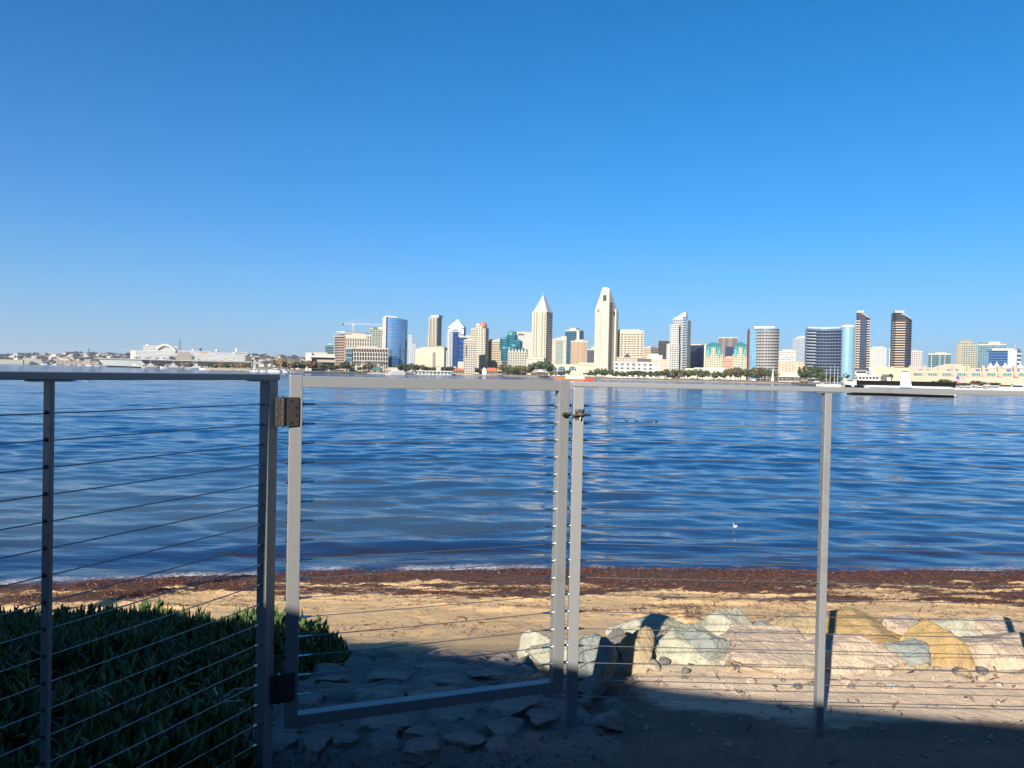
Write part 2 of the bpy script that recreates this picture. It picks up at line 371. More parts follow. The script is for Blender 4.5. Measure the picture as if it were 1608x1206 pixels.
# ---------------------------------------------------------------- bay
def build_water():
    ny = 1330; ys = 11.0 * np.exp(np.linspace(0, math.log(9000 / 11.0), ny)); nx = 520
    ss = np.linspace(-1.15, 1.15, nx); X = ss[None, :] * (ys[:, None] + 2); Y = np.repeat(ys[:, None], nx, 1)
    row = np.gradient(ys)[:, None]
    Z = np.zeros_like(X)
    gust = 0.65 + 0.9 * np.clip(fbm(X * 0.05, Y * 0.10, 51) + 0.35, 0, 1)
    lr = np.random.default_rng(5)
    for k in range(60):
        lam = 0.5 * (9 / 0.5) ** lr.random(); ang = lr.normal(0.10, 0.40 if lam < 2.5 else 0.22)
        kx, ky = math.sin(ang) * 2 * math.pi / lam, math.cos(ang) * 2 * math.pi / lam
        slope = 0.019 if lam < 0.9 else (0.024 if lam < 3 else 0.010)
        a = slope * lam / (2 * math.pi); ph = lr.random() * 6.28
        att = np.clip((lam / row - 2.5) / 3.0, 0, 1)
        wob = 0.8 * fbm(X * 0.12, Y * 0.12, 60 + k, 2) * 6
        th = kx * X + ky * Y + ph + wob
        Z += a * att * (np.sin(th) + 0.2 * np.cos(2 * th)) * gust
    depth = -tz(X, Y)
    Z *= 0.45 + 0.55 * sstep(0.03, 0.6, depth)
    # a few small swells rolling in at the edge
    for yc, hgt in ((0.9, 0.035), (2.6, 0.07), (5.2, 0.06)):
        d = Y - yshore(X) - yc - 1.0 * fbm(X * 0.22, X * 0 + yc, 70)
        Z += hgt * np.exp(-(d / 0.45) ** 2) * np.clip(0.5 + 2.2 * fbm(X * 0.18, X * 0 + yc * 3, 75), 0, 1)
    foam = np.clip(1 - np.abs(depth - 0.045 - 0.06 * fbm(X * 1.4, Y * 1.4, 80)) / 0.05, 0, 1) * sstep(-0.12, 0.12, fbm(X * 0.7, Y * 0.9, 82))
    off = Y - yshore(X) + 2.0 * fbm(X * 0.15, Y * 0.3, 85)
    shallow = sstep(1.8, 4.0, off) * (1 - sstep(8, 26, off)) * np.interp(X, [-13, -3, 4, 12], [1.0, 0.8, 0.45, 0.3]) * np.clip(0.8 + 1.5 * fbm(X * 0.12, Y * 0.25, 86), 0.2, 1)
    weed = (1 - sstep(0.12, 0.75, depth)) * (0.45 + 0.55 * sstep(0.0, 0.14, fbm(X * 0.5, Y * 1.5, 88)))
    idx = np.arange(ny * nx).reshape(ny, nx)
    F = np.stack([idx[:-1, :-1], idx[:-1, 1:], idx[1:, 1:], idx[1:, :-1]], -1).reshape(-1, 4)
    t = NT('bay_water')
    def at(nm):
        a = t.n('ShaderNodeAttribute'); a.attribute_name = nm; return a.outputs['Fac']
    c = t.mix(at('shallow'), (0.003, 0.046, 0.150), (0.055, 0.092, 0.125))
    c = t.mix(at('weed'), c, (0.03, 0.016, 0.016))
    fn = t.noise(9, 6, 0.7, sc=(1, 2, 1))
    fm = t.math('MULTIPLY', at('foam'), t.ramp(fn, [(0.38, (0, 0, 0)), (0.55, (1, 1, 1))]))
    c = t.mix(fm, c, (0.72, 0.72, 0.70)); t.base(c)
    t.l(t.math('MULTIPLY_ADD', fm, 0.7, 0.06), t.b.inputs['Roughness'])
    t.b.inputs['IOR'].default_value = 1.333
    h1 = t.noise(1.7, 4, 0.55, sc=(0.42, 1.4, 1)); h2 = t.noise(3.6, 3, 0.55, sc=(0.45, 1.5, 1)); h3 = t.noise(0.22, 4, 0.6, sc=(0.5, 1.6, 1))
    h = t.math('ADD', t.math('MULTIPLY', h1, 0.32), t.math('ADD', t.math('MULTIPLY', h2, 0.06), t.math('MULTIPLY', h3, 0.9)))
    tc = t.n('ShaderNodeTexCoord'); sy = t.n('ShaderNodeSeparateXYZ'); t.l(tc.outputs['Object'], sy.inputs[0])
    mr = t.n('ShaderNodeMapRange'); mr.inputs[1].default_value = 55; mr.inputs[2].default_value = 350; mr.inputs[3].default_value = 0.9; mr.inputs[4].default_value = 6.0
    t.l(sy.outputs[1], mr.inputs[0]); h = t.math('MULTIPLY', h, mr.outputs[0])      # the open bay is choppier than the lee of the beach
    t.bump(h, 1.0, 0.10)
    o = np_mesh('water', np.stack([X, Y, Z], -1).reshape(-1, 3), F, t.m, smooth=True, attrs={'foam': foam, 'shallow': shallow, 'weed': weed})
    return tag(o, kind='structure')
build_water()

# ---------------------------------------------------------------- far shore land, hills
SHORE = [(-400, 2620), (0, 2600), (150, 2350), (215, 1500), (262, 1250), (394, 815), (470, 790), (680, 1010), (800, 980), (880, 880), (945, 690), (1100, 640),
         (1240, 620), (1318, 430), (1400, 440), (1608, 470), (2100, 480)]
def shoreY(px): return float(np.interp(px, [a for a, b in SHORE], [b for a, b in SHORE]))
LAND = 1.9
M_LAND = plain('waterfront_ground', (0.36, 0.31, 0.22), 0.9, 0, 0.3, 0.05)
M_RIPRAP = plain('dark_riprap', (0.22, 0.19, 0.145), 0.9, 0, 0.5, 0.35, 0.8)
def far_land():
    mb = MB(); pxs = list(range(-400, 2101, 12))
    front = []; 
    for px in pxs:
        p = P(px, hor(px), shoreY(px)); front.append((p.x, p.y))
    n = len(front)
    vs = [(x, y, -1.0) for x, y in front] + [(x, y + 1.5, 0.8 + 0.2 * math.sin(i * 1.7)) for i, (x, y) in enumerate(front)] + [(x * (y + 11) / y, y + 11, LAND) for x, y in front] + [(x * 5000 / y, 5000.0, LAND) for x, y in front]
    a = MB(); a.add(vs[:3 * n], [(i, i + 1, n + i + 1, n + i) for i in range(n - 1)] + [(n + i, n + i + 1, 2 * n + i + 1, 2 * n + i) for i in range(n - 1)])
    tag(a.build('far_bank', M_RIPRAP), kind='structure')
    b = MB(); b.add(vs[2 * n:], [(i, i + 1, n + i + 1, n + i) for i in range(n - 1)])
    tag(b.build('far_ground', M_LAND), kind='structure')
far_land()
def hill_top(px): return float(np.interp(px, [-300, 0, 60, 110, 200, 300, 400, 480, 560, 700], [561, 558.5, 558, 556, 556.5, 559, 559.5, 560.5, 565, 580]))
def hill_z(px, Y):
    top = (P(px, hill_top(px), 3200)).z
    return LAND + (top - LAND) * float(sstep(2480, 3200, Y))
def hills():
    pxs = list(range(-300, 701, 10)); Ys = [2480, 2600, 2720, 2850, 2980, 3100, 3200, 3400, 4200]
    vs = []
    for Y in Ys:
        for px in pxs:
            p = P(px, hor(px), Y); z = hill_z(px, Y) + (0 if Y < 2500 else 2.5 * math.sin(px * 0.13 + Y * .01))
            vs.append((p.x, p.y, z))
    n = len(pxs)
    mb = MB(); mb.add(vs, [(j * n + i, j * n + i + 1, (j + 1) * n + i + 1, (j + 1) * n + i) for j in range(len(Ys) - 1) for i in range(n - 1)])
    t = NT('scrub_hillside'); nz = t.noise(0.025, 6, 0.7)
    t.base(t.ramp(nz, [(0.38, (0.05, 0.065, 0.05)), (0.52, (0.13, 0.12, 0.10)), (0.64, (0.34, 0.29, 0.24))])); t.rough(0.95)
    tag(mb.build('hills', t.m, smooth=True), kind='structure')
hills()

# ---------------------------------------------------------------- fence, gate
M_SHORT = 0.0762
def beam(mb, p0, p1, w, h, across):
    """square bar from p0 to p1; w along 'across', h along the third axis"""
    p0, p1 = Vector(p0), Vector(p1); t = (p1 - p0).normalized(); a = Vector(across); a = (a - t * a.dot(t)).normalized(); b = t.cross(a)
    vs = []
    for p in (p0, p1):
        for s, q in ((-1, -1), (1, -1), (1, 1), (-1, 1)): vs.append(p + a * (s * w / 2) + b * (q * h / 2))
    mb.add(vs, [(3, 2, 1, 0), (4, 5, 6, 7), (0, 1, 5, 4), (1, 2, 6, 5), (2, 3, 7, 6), (3, 0, 4, 7)])
def bar(name, p0, p1, w, h, across, mat, parent, bevel=0.003):
    m = MB(); beam(m, p0, p1, w, h, across); return m.build(name, mat, parent, bevel=bevel)
def v3(p, z): return Vector((p.x, p.y, z))
def cable(parent, a, b, fit_a, fit_b, sag=0.003):
    m = MB(); mid = (a + b) / 2 - Vector((0, 0, sag)); m.tube([a, (a + mid) / 2 - Vector((0, 0, sag * .3)), mid, (b + mid) / 2 - Vector((0, 0, sag * .3)), b], 0.0020, 6, False)
    o = m.build('cable', M_CABLE, parent, smooth=True); t = (b - a).normalized()
    for on, p, s in ((fit_a, a, 1), (fit_b, b, -1)):
        if on:
            f = MB(); q = p + t * s * on; f.tube([p - t * s * 0.004, p + t * s * 0.006, p + t * s * 0.006, q - t * s * 0.012, q], [0.0075, 0.0075, 0.0045, 0.0045, 0.003], 8)
            f.build('cable_fitting', M_FIT, o, smooth=False)
    return o
E = EYE.z
GROUND_F = 2.54
ZC = [E - 0.137 - M_SHORT * k for k in range(18)]        # the cables
# right-hand fence, square to the view
rf = empty('cable_fence', P(908, 700, 3.245).xy.to_3d() + Vector((0, 0, GROUND_F)), 0, 'grey cable railing right of the gate, facing the sun, ending at the latch post', 'fence', 'cable railings along the beach')
def part_of(root):
    inv = Matrix.Translation(-root.location)
    return lambda p: inv @ Vector(p)
L = part_of(rf)
RY = 3.245
def rx(px): return P(px, 700, RY).x
X_lat = rx(906.5); X_post = rx(1296.5); sp = X_post - X_lat
ux = Vector((1, 0, 0)); uy = Vector((0, 1, 0))
bar('latch_post', L((X_lat, RY, GROUND_F - 0.25)), L((X_lat, RY, E - 0.057)), 0.048, 0.048, ux, M_METAL, rf)
for k in range(1, 4): bar('post', L((X_lat + k * sp, RY, GROUND_F - 0.25)), L((X_lat + k * sp, RY, E - 0.057)), 0.031, 0.040, ux, M_METAL, rf)
bar('top_rail', L((X_lat - 0.030, RY, E - 0.042)), L((X_lat + 3 * sp + 0.4, RY, E - 0.043)), 0.055, 0.022, uy, M_METAL, rf)
for k in range(4): bar('mounting_plate', L((X_lat + k * sp - (0.022 if k == 0 else 0.055), RY, E - 0.0555)), L((X_lat + k * sp + (0.085 if k == 0 else 0.055), RY, E - 0.0555)), 0.045, 0.004, uy, M_METAL, rf, 0.001)
for z in ZC:
    c = cable(rf, L((X_lat - 0.030, RY - 0.006, z)), L((X_lat + 3 * sp + 0.3, RY - 0.006, z)), 0.0, 0)
    f = MB(); f.tube([L((X_lat - 0.042, RY - .006, z)), L((X_lat - 0.034, RY - .006, z)), L((X_lat - 0.034, RY - .006, z)), L((X_lat - 0.022, RY - .006, z))], [0.004, 0.007, 0.0055, 0.0055], 8); f.build('cable_fitting', M_FIT, c)
    f = MB(); f.tube([L((X_lat + 0.020, RY - .006, z)), L((X_lat + 0.032, RY - .006, z)), L((X_lat + 0.05, RY - .006, z))], [0.007, 0.005, 0.003], 8); f.build('cable_sleeve', M_BLACK, c)
# left-hand fence runs back towards the viewer
C0 = P(421, 700, 2.80); L0 = P(76, 720, 2.052)
u = Vector((L0.x - C0.x, L0.y - C0.y, 0)); seg = u.length; u.normalize(); nrm = Vector((u.y, -u.x, 0))
if nrm.x < 0: nrm = -nrm
lf = empty('cable_fence', (C0.x, C0.y, GROUND_F), 0, 'dark shaded cable railing left of the gate, running towards the viewer beside the succulents', 'fence', 'cable railings along the beach')
L = part_of(lf)
cb = Vector((C0.x, C0.y, 0)); lb = Vector((L0.x, L0.y, 0))
bar('corner_post', L(v3(cb, GROUND_F - .25)), L(v3(cb, E - 0.05)), 0.048, 0.048, u, M_METAL, lf)
for k in range(1, 4): bar('post', L(v3(cb + u * seg * k, GROUND_F - .25)), L(v3(cb + u * seg * k, E - 0.05)), 0.012, 0.034, u, M_METAL, lf, 0.0015)
bar('top_rail', L(v3(cb - u * 0.034, E - 0.034)), L(v3(cb + u * (3 * seg + .3), E - 0.034)), 0.050, 0.023, nrm, M_METAL, lf)
for k in range(4): bar('mounting_plate', L(v3(cb + u * (seg * k - (0.024 if k == 0 else .055)), E - 0.048)), L(v3(cb + u * (seg * k + (0.09 if k == 0 else 0.055)), E - 0.048)), 0.045, 0.005, nrm, M_METAL, lf, 0.001)
for z in ZC:
    c = cable(lf, L(v3(cb + u * 0.0, z)), L(v3(cb + u * (3 * seg + .3), z)), 0.055, 0)
    for k in (1, 2):
        f = MB(); q = cb + u * seg * k; f.tube([L(v3(q - u * 0.011, z)), L(v3(q + u * 0.011, z))], 0.006, 8); f.build('grommet', M_BLACK, c)
# gate
GA = P(453, 700, 2.845); GB = P(889.5, 700, 3.235)
ga = Vector((GA.x, GA.y, 0)); gb = Vector((GB.x, GB.y, 0)); g = (gb - ga); GW = g.length; g.normalize(); gn = Vector((g.y, -g.x, 0))
gate = empty('gate', (ga.x, ga.y, GROUND_F), 0, 'grey tubular cable gate between the two railings, with hinges and a slide latch', 'gate')
L = part_of(gate); TB = 0.049; zt, zb = E - 0.024, E - 1.402
bar('hinge_stile', L(v3(ga + g * TB / 2, zb)), L(v3(ga + g * TB / 2, zt)), TB, TB, g, M_METAL, gate)
bar('latch_stile', L(v3(gb - g * TB / 2, zb)), L(v3(gb - g * TB / 2, zt)), TB, TB, g, M_METAL, gate)
bar('top_bar', L(v3(ga + g * (TB - .001), zt - TB / 2 - .0015)), L(v3(gb - g * (TB - .001), zt - TB / 2 - .0015)), TB - .003, TB - .004, gn, M_METAL, gate)
bar('bottom_bar', L(v3(ga + g * (TB - .001), zb + TB / 2 + .0015)), L(v3(gb - g * (TB - .001), zb + TB / 2 + .0015)), TB - .003, TB - .004, gn, M_METAL, gate)
for z in ZC:
    if z < zb + TB + 0.02: continue
    c = cable(gate, L(v3(ga + g * (TB), z)), L(v3(gb - g * TB, z)), 0.05, 0.05)
    for q, sg, mt in ((ga, -1, M_BLACK), (gb, 1, M_FIT)):
        f = MB(); f.tube([L(v3(q, z)), L(v3(q + g * sg * .004, z)), L(v3(q + g * sg * .010, z))], [.0075, .0075, .003], 8); f.build('end_cap', mt, c)
def hinge(zc):
    h = empty('hinge', L(v3(ga + gn * 0.028, zc)), 0); h.parent = gate
    k0 = ga - g * 0.023 + gn * (TB / 2 + 0.008); hh = 0.056
    a1 = ga + g * 0.036 + gn * (TB / 2 + 0.0035)
    Lh = lambda p: L(p) - h.location
    b1 = cb + nrm * (0.024 + 0.003) + u * (-0.006)
    ka = k0 + gn * 0.004
    m = MB(); beam(m, Lh(v3((ka + a1) / 2, zc - hh)), Lh(v3((ka + a1) / 2, zc + hh)), (a1 - ka).length, 0.004, (a1 - ka)); lr_ = m.build('hinge_leaf', M_HINGE, h, bevel=.001)
    m = MB(); beam(m, Lh(v3((ka + b1) / 2, zc - hh)), Lh(v3((ka + b1) / 2, zc + hh)), (b1 - ka).length, 0.004, (b1 - ka)); m.build('hinge_leaf', M_HINGE, h, bevel=.001)
    for i in range(5):
        z0 = zc - hh + i * hh * 2 / 5
        m = MB(); m.tube([Lh(v3(ka, z0 + .0015)), Lh(v3(ka, z0 + hh * 2 / 5 - .0015))], 0.0085, 10); m.build('knuckle', M_HINGE, h, smooth=False)
    m = MB(); m.tube([Lh(v3(ka, zc - hh - .004)), Lh(v3(ka, zc + hh + .004))], 0.005, 8); m.build('pin', M_FIT, h)
    for dx, dz in ((0.5, 0.044), (0.8, 0.017), (0.8, -0.013), (0.5, -0.043)):
        q = ka + (a1 - ka) * dx; m = MB(); m.tube([Lh(v3(q, zc + dz)), Lh(v3(q, zc + dz) + gn * 0.0045)], [0.006, 0.0045], 8); m.build('screw', M_FIT, h)
        q = ka + (b1 - ka) * (dx * .85); m = MB(); m.tube([Lh(v3(q, zc + dz)), Lh(v3(q, zc + dz) + nrm * 0.0035)], [0.005, 0.004], 8); m.build('screw', M_HINGE, h)
hinge(E - 0.166); hinge(E - 1.235)
# slide latch: bolt on the gate stile, keeper on the latch post
zl = E - 0.176; lat = empty('latch', L(v3(gb, zl)), 0); lat.parent = gate
Ll = lambda p: L(p) - lat.location
q = gb - g * 0.02 + gn * (TB / 2 + 0.012); lp = Vector((X_lat, RY - 0.036, 0))
m = MB(); m.tube([Ll(v3(q - g * 0.014, zl + .001)), Ll(v3(q + g * 0.016, zl))], 0.009, 10); m.build('grip', M_BLACK, lat)
m = MB(); m.tube([Ll(v3(q - g * 0.02, zl + .002)), Ll(v3(q - g * 0.012, zl + .002))], 0.006, 8); m.tube([Ll(v3(q + g * 0.002, zl + .004) + gn * .007), Ll(v3(q + g * 0.012, zl + .004) + gn * .007)], .005, 8); m.build('screw', M_BRASS, lat)
m = MB(); m.tube([Ll(v3(q, zl)), Ll(v3(lp + ux * 0.03, zl - .001))], 0.0042, 8); m.build('bolt', M_BRASS, lat)
m = MB(); beam(m, Ll(v3(lp + ux * 0.0, zl - .022) + uy * .010), Ll(v3(lp, zl + .024) + uy * .010), 0.030, 0.004, ux); m.build('keeper_plate', M_HINGE, lat)
m = MB(); m.tube([Ll(v3(lp - ux * .012, zl + .016)), Ll(v3(lp - ux * .002, zl + .016))], .007, 8); m.tube([Ll(v3(lp - ux * .008, zl + .015)), Ll(v3(lp + ux * .006, zl + .006)), Ll(v3(lp + ux * .009, zl - .012)), Ll(v3(lp + ux * .006, zl - .022))], .004, 8); m.build('keeper', M_BRASS, lat)
m = MB(); m.tube([Ll(v3(lp + ux * .016, zl + .02)), Ll(v3(lp + ux * .024, zl + .016))], .008, 8); m.tube([Ll(v3(lp + ux * .018, zl)), Ll(v3(lp + ux * .034, zl)), Ll(v3(lp + ux * .052, zl - .001))], [.008, .006, .005], 8); m.build('knob', M_BLACK, lat)

# ---------------------------------------------------------------- boulders, flagstones
def rock_mesh(size, seed, planes=11, sub=4, rough=0.05):
    bm = bmesh.new(); bmesh.ops.create_icosphere(bm, subdivisions=sub, radius=1.0)
    rr = random.Random(seed); pl = []
    for k in range(planes):
        v = Vector((rr.gauss(0, 1), rr.gauss(0, 1), rr.gauss(0, 1))).normalized(); pl.append((v, rr.uniform(0.42, 0.85)))
    off = Vector((seed * 3.1, seed * 1.7, seed * 0.3))
    for v in bm.verts:
        p = v.co.copy()
        for n_, d in pl:
            e = p.dot(n_) - d
            if e > 0: p -= n_ * e * 0.97
        v.co = p
    for _ in range(2): bmesh.ops.smooth_vert(bm, verts=bm.verts[:], factor=0.5, use_axis_x=True, use_axis_y=True, use_axis_z=True)
    bm.normal_update()
    for v in bm.verts:
        p = v.co.copy(); q = p * (1 + 1.9 * rough * mnoise.fractal(p * 2.1 + off, 1.0, 2.0, 4))
        c = mnoise.ridged_multi_fractal(p * 3.0 + off, 1.0, 2.0, 4, 1.0, 2.0)
        q += v.normal * (0.028 * mnoise.fractal(p * 8 + off, 0.8, 2.0, 5) - 0.03 * max(0, c - 1.5)); v.co = q
    mn = Vector([min(v.co[i] for v in bm.verts) for i in range(3)]); mx = Vector([max(v.co[i] for v in bm.verts) for i in range(3)])
    for v in bm.verts:
        v.co = Vector([((v.co[i] - mn[i]) / (mx[i] - mn[i]) - 0.5) * size[i] for i in range(3)])
    me = bpy.data.meshes.new('rock'); bm.to_mesh(me); bm.free()
    me.polygons.foreach_set('use_smooth', [True] * len(me.polygons)); return me
RM = {
    'green': rock_mat('pale_green_stone', (0.42, 0.43, 0.33), (0.58, 0.57, 0.44), (0.66, 0.62, 0.48)),
    'blue': rock_mat('blue_green_stone', (0.24, 0.28, 0.26), (0.36, 0.40, 0.365), (0.45, 0.46, 0.41)),
    'tan': rock_mat('tan_stone', (0.42, 0.33, 0.18), (0.52, 0.41, 0.24), (0.50, 0.44, 0.30)),
    'ochre': rock_mat('ochre_stone', (0.42, 0.29, 0.13), (0.58, 0.40, 0.17), (0.56, 0.37, 0.22)),
    'pink': rock_mat('pinkish_stone', (0.56, 0.45, 0.34), (0.72, 0.57, 0.43), (0.60, 0.55, 0.39)),
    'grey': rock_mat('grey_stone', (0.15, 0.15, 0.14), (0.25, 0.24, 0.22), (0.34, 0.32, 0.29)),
    'flag': rock_mat('rough_flagstone', (0.25, 0.21, 0.185), (0.43, 0.365, 0.32), (0.50, 0.43, 0.38)),
}
ROCKS = [  # x0,x1,y0,y1, depth, colour, label, tilt
    (822, 892, 994, 1046, 5.55, 'green', 'boulder seen through the right edge of the gate, pale below and shaded on top', 6),
    (797, 862, 1031, 1075, 5.00, 'grey', 'flat-topped grey rock in the lower right corner of the gate opening', -12),
    (777, 800, 1044, 1076, 5.10, 'pink', 'small whitish rock chunk left of the flat-topped grey rock', 10),
    (836, 934, 1003, 1066, 4.50, 'green', 'pale green rock passing behind the latch post', 25),
    (916, 963, 1001, 1084, 3.85, 'blue', 'upright dark blue-green rock just right of the latch post', 6),
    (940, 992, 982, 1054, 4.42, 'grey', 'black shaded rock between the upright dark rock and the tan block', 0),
    (966, 1060, 968, 1002, 4.65, 'green', 'low rock on top of the pile behind the tan block, half in shadow', -8),
    (978, 1026, 988, 1056, 4.07, 'tan', 'squarish tan rock block in full sun right of the black shaded rock', 4),
    (1022, 1128, 985, 1052, 4.15, 'green', 'large pale green rock with a pinkish streak right of the tan block', -10),
    (1096, 1174, 955, 1006, 4.60, 'green', 'pyramid-shaped pale green rock with a pointed top', 0),
    (1182, 1214, 976, 1002, 4.65, 'blue', 'smallest pale blue-green rock, alone right of the pyramid-shaped rock', 0),
    (1080, 1138, 990, 1046, 4.10, 'blue', 'rounded blue-green rock below the pyramid-shaped rock', 5),
    (1132, 1282, 996, 1052, 4.10, 'pink', 'longest pinkish rock slab, low in the pile left of the thin post', -3),
    (1226, 1318, 967, 1006, 4.60, 'tan', 'low tan rock behind the thin post of the right railing', 4),
    (1297, 1412, 964, 1016, 4.50, 'ochre', 'bright ochre boulder on top of the pile just right of the thin post', 14),
    (1266, 1402, 998, 1052, 4.10, 'pink', 'broad pink and grey rock below the bright ochre boulder', 6),
    (1390, 1462, 968, 1018, 4.55, 'pink', 'tan pinkish rock between the bright ochre boulder and the pale green slab', 0),
    (1396, 1458, 1006, 1054, 4.07, 'blue', 'small wedge of blue-green rock below right of the bright ochre boulder', 18),
    (1432, 1534, 986, 1056, 4.12, 'ochre', 'slanting brown ochre rock, leaning down to the right', 32),
    (1440, 1540, 963, 1008, 4.60, 'green', 'pale blue-green slab on top of the pile at the right', 8),
    (1532, 1606, 970, 1008, 4.57, 'pink', 'pale pink rock at the top of the pile near the right edge', -8),
    (1505, 1650, 996, 1050, 4.12, 'pink', 'wide pale pink rock low in the pile at the right edge', 3),
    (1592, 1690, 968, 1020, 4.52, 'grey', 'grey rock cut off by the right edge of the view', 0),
    (946, 999, 1101, 1146, 3.55, 'blue', 'lone round grey-blue rock on the shaded dirt right of the latch post', 12),
]
for i, (x0, x1, y0, y1, D, c, lab, tilt) in enumerate(ROCKS):
    a = P((x0 + x1) / 2, (y0 + y1) / 2, D); k = D / FPX
    w, h = (x1 - x0) * k, (y1 - y0) * k
    if i < len(ROCKS) - 1: h *= 1.25; a.z -= h * 0.1
    if i < len(ROCKS) - 1: w *= 1.32; h *= 1.04
    me = rock_mesh((w, max(w * 0.75, h * 0.8) if w < 0.45 else w * 0.62, h), 20 + i, 12 + i % 4, 5, rough=0.06)
    me.materials.append(RM[c]); o = bpy.data.objects.new('boulder' if w > 0.16 else 'rock', me); COL.objects.link(o)
    o.location = a; o.rotation_euler = (0, R(tilt) * 0.45, R((i * 37) % 30 - 15) * 0.4)
    tag(o, lab, 'rock', 'rocks of the beach revetment' if i < len(ROCKS) - 1 else None)

STONES = [(647, 735, 1035, 1060), (672, 740, 1062, 1076), (580, 646, 1046, 1077), (740, 797, 1044, 1076), (552, 640, 1080, 1100), (572, 664, 1117, 1146),
          (672, 753, 1106, 1138), (770, 842, 1096, 1120), (698, 756, 1144, 1173), (768, 820, 1131, 1158), (640, 684, 1142, 1158), (580, 628, 1153, 1179),
          (524, 562, 1144, 1179), (466, 514, 1153, 1186), (455, 502, 1093, 1110), (468, 548, 1118, 1146), (827, 872, 1118, 1143), (648, 735, 1082, 1102),
          (748, 826, 1080, 1095), (505, 548, 1052, 1082), (640, 690, 1164, 1186), (424, 462, 1148, 1180), (760, 800, 1160, 1180)]
sp0 = hit(640, 1110)
path = empty('stone_path', (sp0.x, sp0.y, sp0.z), 0, 'rough stone and mortar path stepping down to the beach under the gate', 'path')
pin = Matrix.Translation(-Vector(path.location))
def path_mortar():
    xs = np.arange(-1.35, 0.95, 0.018); ys = np.arange(2.72, 6.35, 0.022); X, Y = np.meshgrid(xs, ys)
    edge = np.minimum(np.minimum(X + 1.2 + 0.3 * fbm(Y * 1.3, Y * 0, 91), 0.42 - X + 0.5 * fbm(Y * 1.5, Y * 0 + 3, 92) + 0.25 * fbm(Y * 6, X * 6, 99)), np.minimum(Y - 2.86 - 0.35 * fbm(X * 2, X * 0, 93), 6.15 - Y + 0.4 * fbm(X * 2, X * 0 + 7, 94)))
    Z = tz(X, Y) + 0.045 * sstep(-0.02, 0.10, edge) - 0.06 * (1 - sstep(-0.12, 0.02, edge)) + 0.05 * fbm(X * 4, Y * 4, 95) + 0.03 * fbm(X * 15, Y * 15, 97) + 0.015 * fbm(X * 45, Y * 45, 98)
    ny, nx = X.shape; ii = np.arange(ny * nx).reshape(ny, nx)
    F = np.stack([ii[:-1, :-1], ii[:-1, 1:], ii[1:, 1:], ii[1:, :-1]], -1).reshape(-1, 4)
    V = np.stack([X, Y, Z], -1).reshape(-1, 3) - np.array(path.location)
    t = NT('rough_mortar'); n1 = t.noise(3, 6, .65); n2 = t.noise(40, 5, .7)
    c = t.mix(n1, (0.15, 0.135, 0.12), (0.32, 0.285, 0.25)); c = t.mix(t.math('GREATER_THAN', n2, 0.58), c, (0.07, 0.062, 0.055)); t.base(c); t.rough(.95); t.bump(n2, .8, .02)
    np_mesh('mortar', V, F, t.m, path, smooth=True)
path_mortar()
for i, (x0, x1, y0, y1) in enumerate(STONES):
    c = hit((x0 + x1) / 2, (y0 + y1) / 2, 0.05); n_ = hit((x0 + x1) / 2, y1, .05); f_ = hit((x0 + x1) / 2, y0, .05)
    w = (x1 - x0) / FPX * c.y; d = max(0.12, min((f_.y - n_.y), w * 1.3))
    me = rock_mesh((w * 1.25, d * 1.4, 0.13), 200 + i, 9, 5, 0.10)
    for v in me.vertices: v.co.z = min(v.co.z, 0.022 + 0.25 * (v.co.z - 0.022)) + 0.006 * mnoise.fractal(v.co * 14, 1.0, 2.0, 3); me.materials.append(RM['flag'])
    o = bpy.data.objects.new('flagstone', me); COL.objects.link(o); o.parent = path
    sl = (float(tz(c.x, c.y + .15)) - float(tz(c.x, c.y - .15))) / 0.3
    o.location = pin @ Vector((c.x, c.y, float(tz(c.x, c.y)) + 0.04)); o.rotation_euler = (math.atan(sl), R(random.uniform(-3, 3)), R(random.uniform(-12, 12)))

taken = [(o.location.x + path.location.x, o.location.y + path.location.y, o.dimensions.x * .5) for o in path.children if o.name.startswith('flagstone')]
made = 0
for _ in range(900):
    if made >= 60: break
    x, y = random.uniform(-1.15, 0.5), random.uniform(2.95, 6.0); r_ = random.uniform(.05, .10)
    if any(math.hypot(x - a, (y - b) * .8) < c * .8 + r_ for a, b, c in taken): continue
    taken.append((x, y, r_)); made += 1
    me = rock_mesh((r_ * 2.3, r_ * 2.2, r_ * 1.2), 300 + made, 8, 3, 0.1); me.materials.append(RM['flag'] if made % 3 else RM['grey'])
    o = bpy.data.objects.new('cobble', me); COL.objects.link(o); o.parent = path; o.location = pin @ Vector((x, y, float(tz(x, y)) + 0.03)); o.rotation_euler = (0, 0, random.uniform(0, 6))
made = 0
for _ in range(60):         # loose rubble at the foot of the rock wall
    x, y = random.uniform(0.75, 3.6), random.uniform(3.75, 4.05); r_ = random.uniform(.014, .04) * (0.7 + 0.6 * (y > 3.9))
    me = rock_mesh((r_ * 2.2, r_ * 2, r_ * 1.5), 400 + made, 8, 2, 0.1); made += 1; me.materials.append(RM[random.choice(['pink', 'pink', 'tan', 'green', 'grey'])])
    o = bpy.data.objects.new('rubble_stone', me); COL.objects.link(o); o.location = (x, y, float(tz(x, y)) + r_ * .3); o.rotation_euler = (0, 0, random.uniform(0, 6))
    tag(o, 'small loose rubble stone at the foot of the beach rock wall', 'stone', 'rubble at the foot of the rock wall')

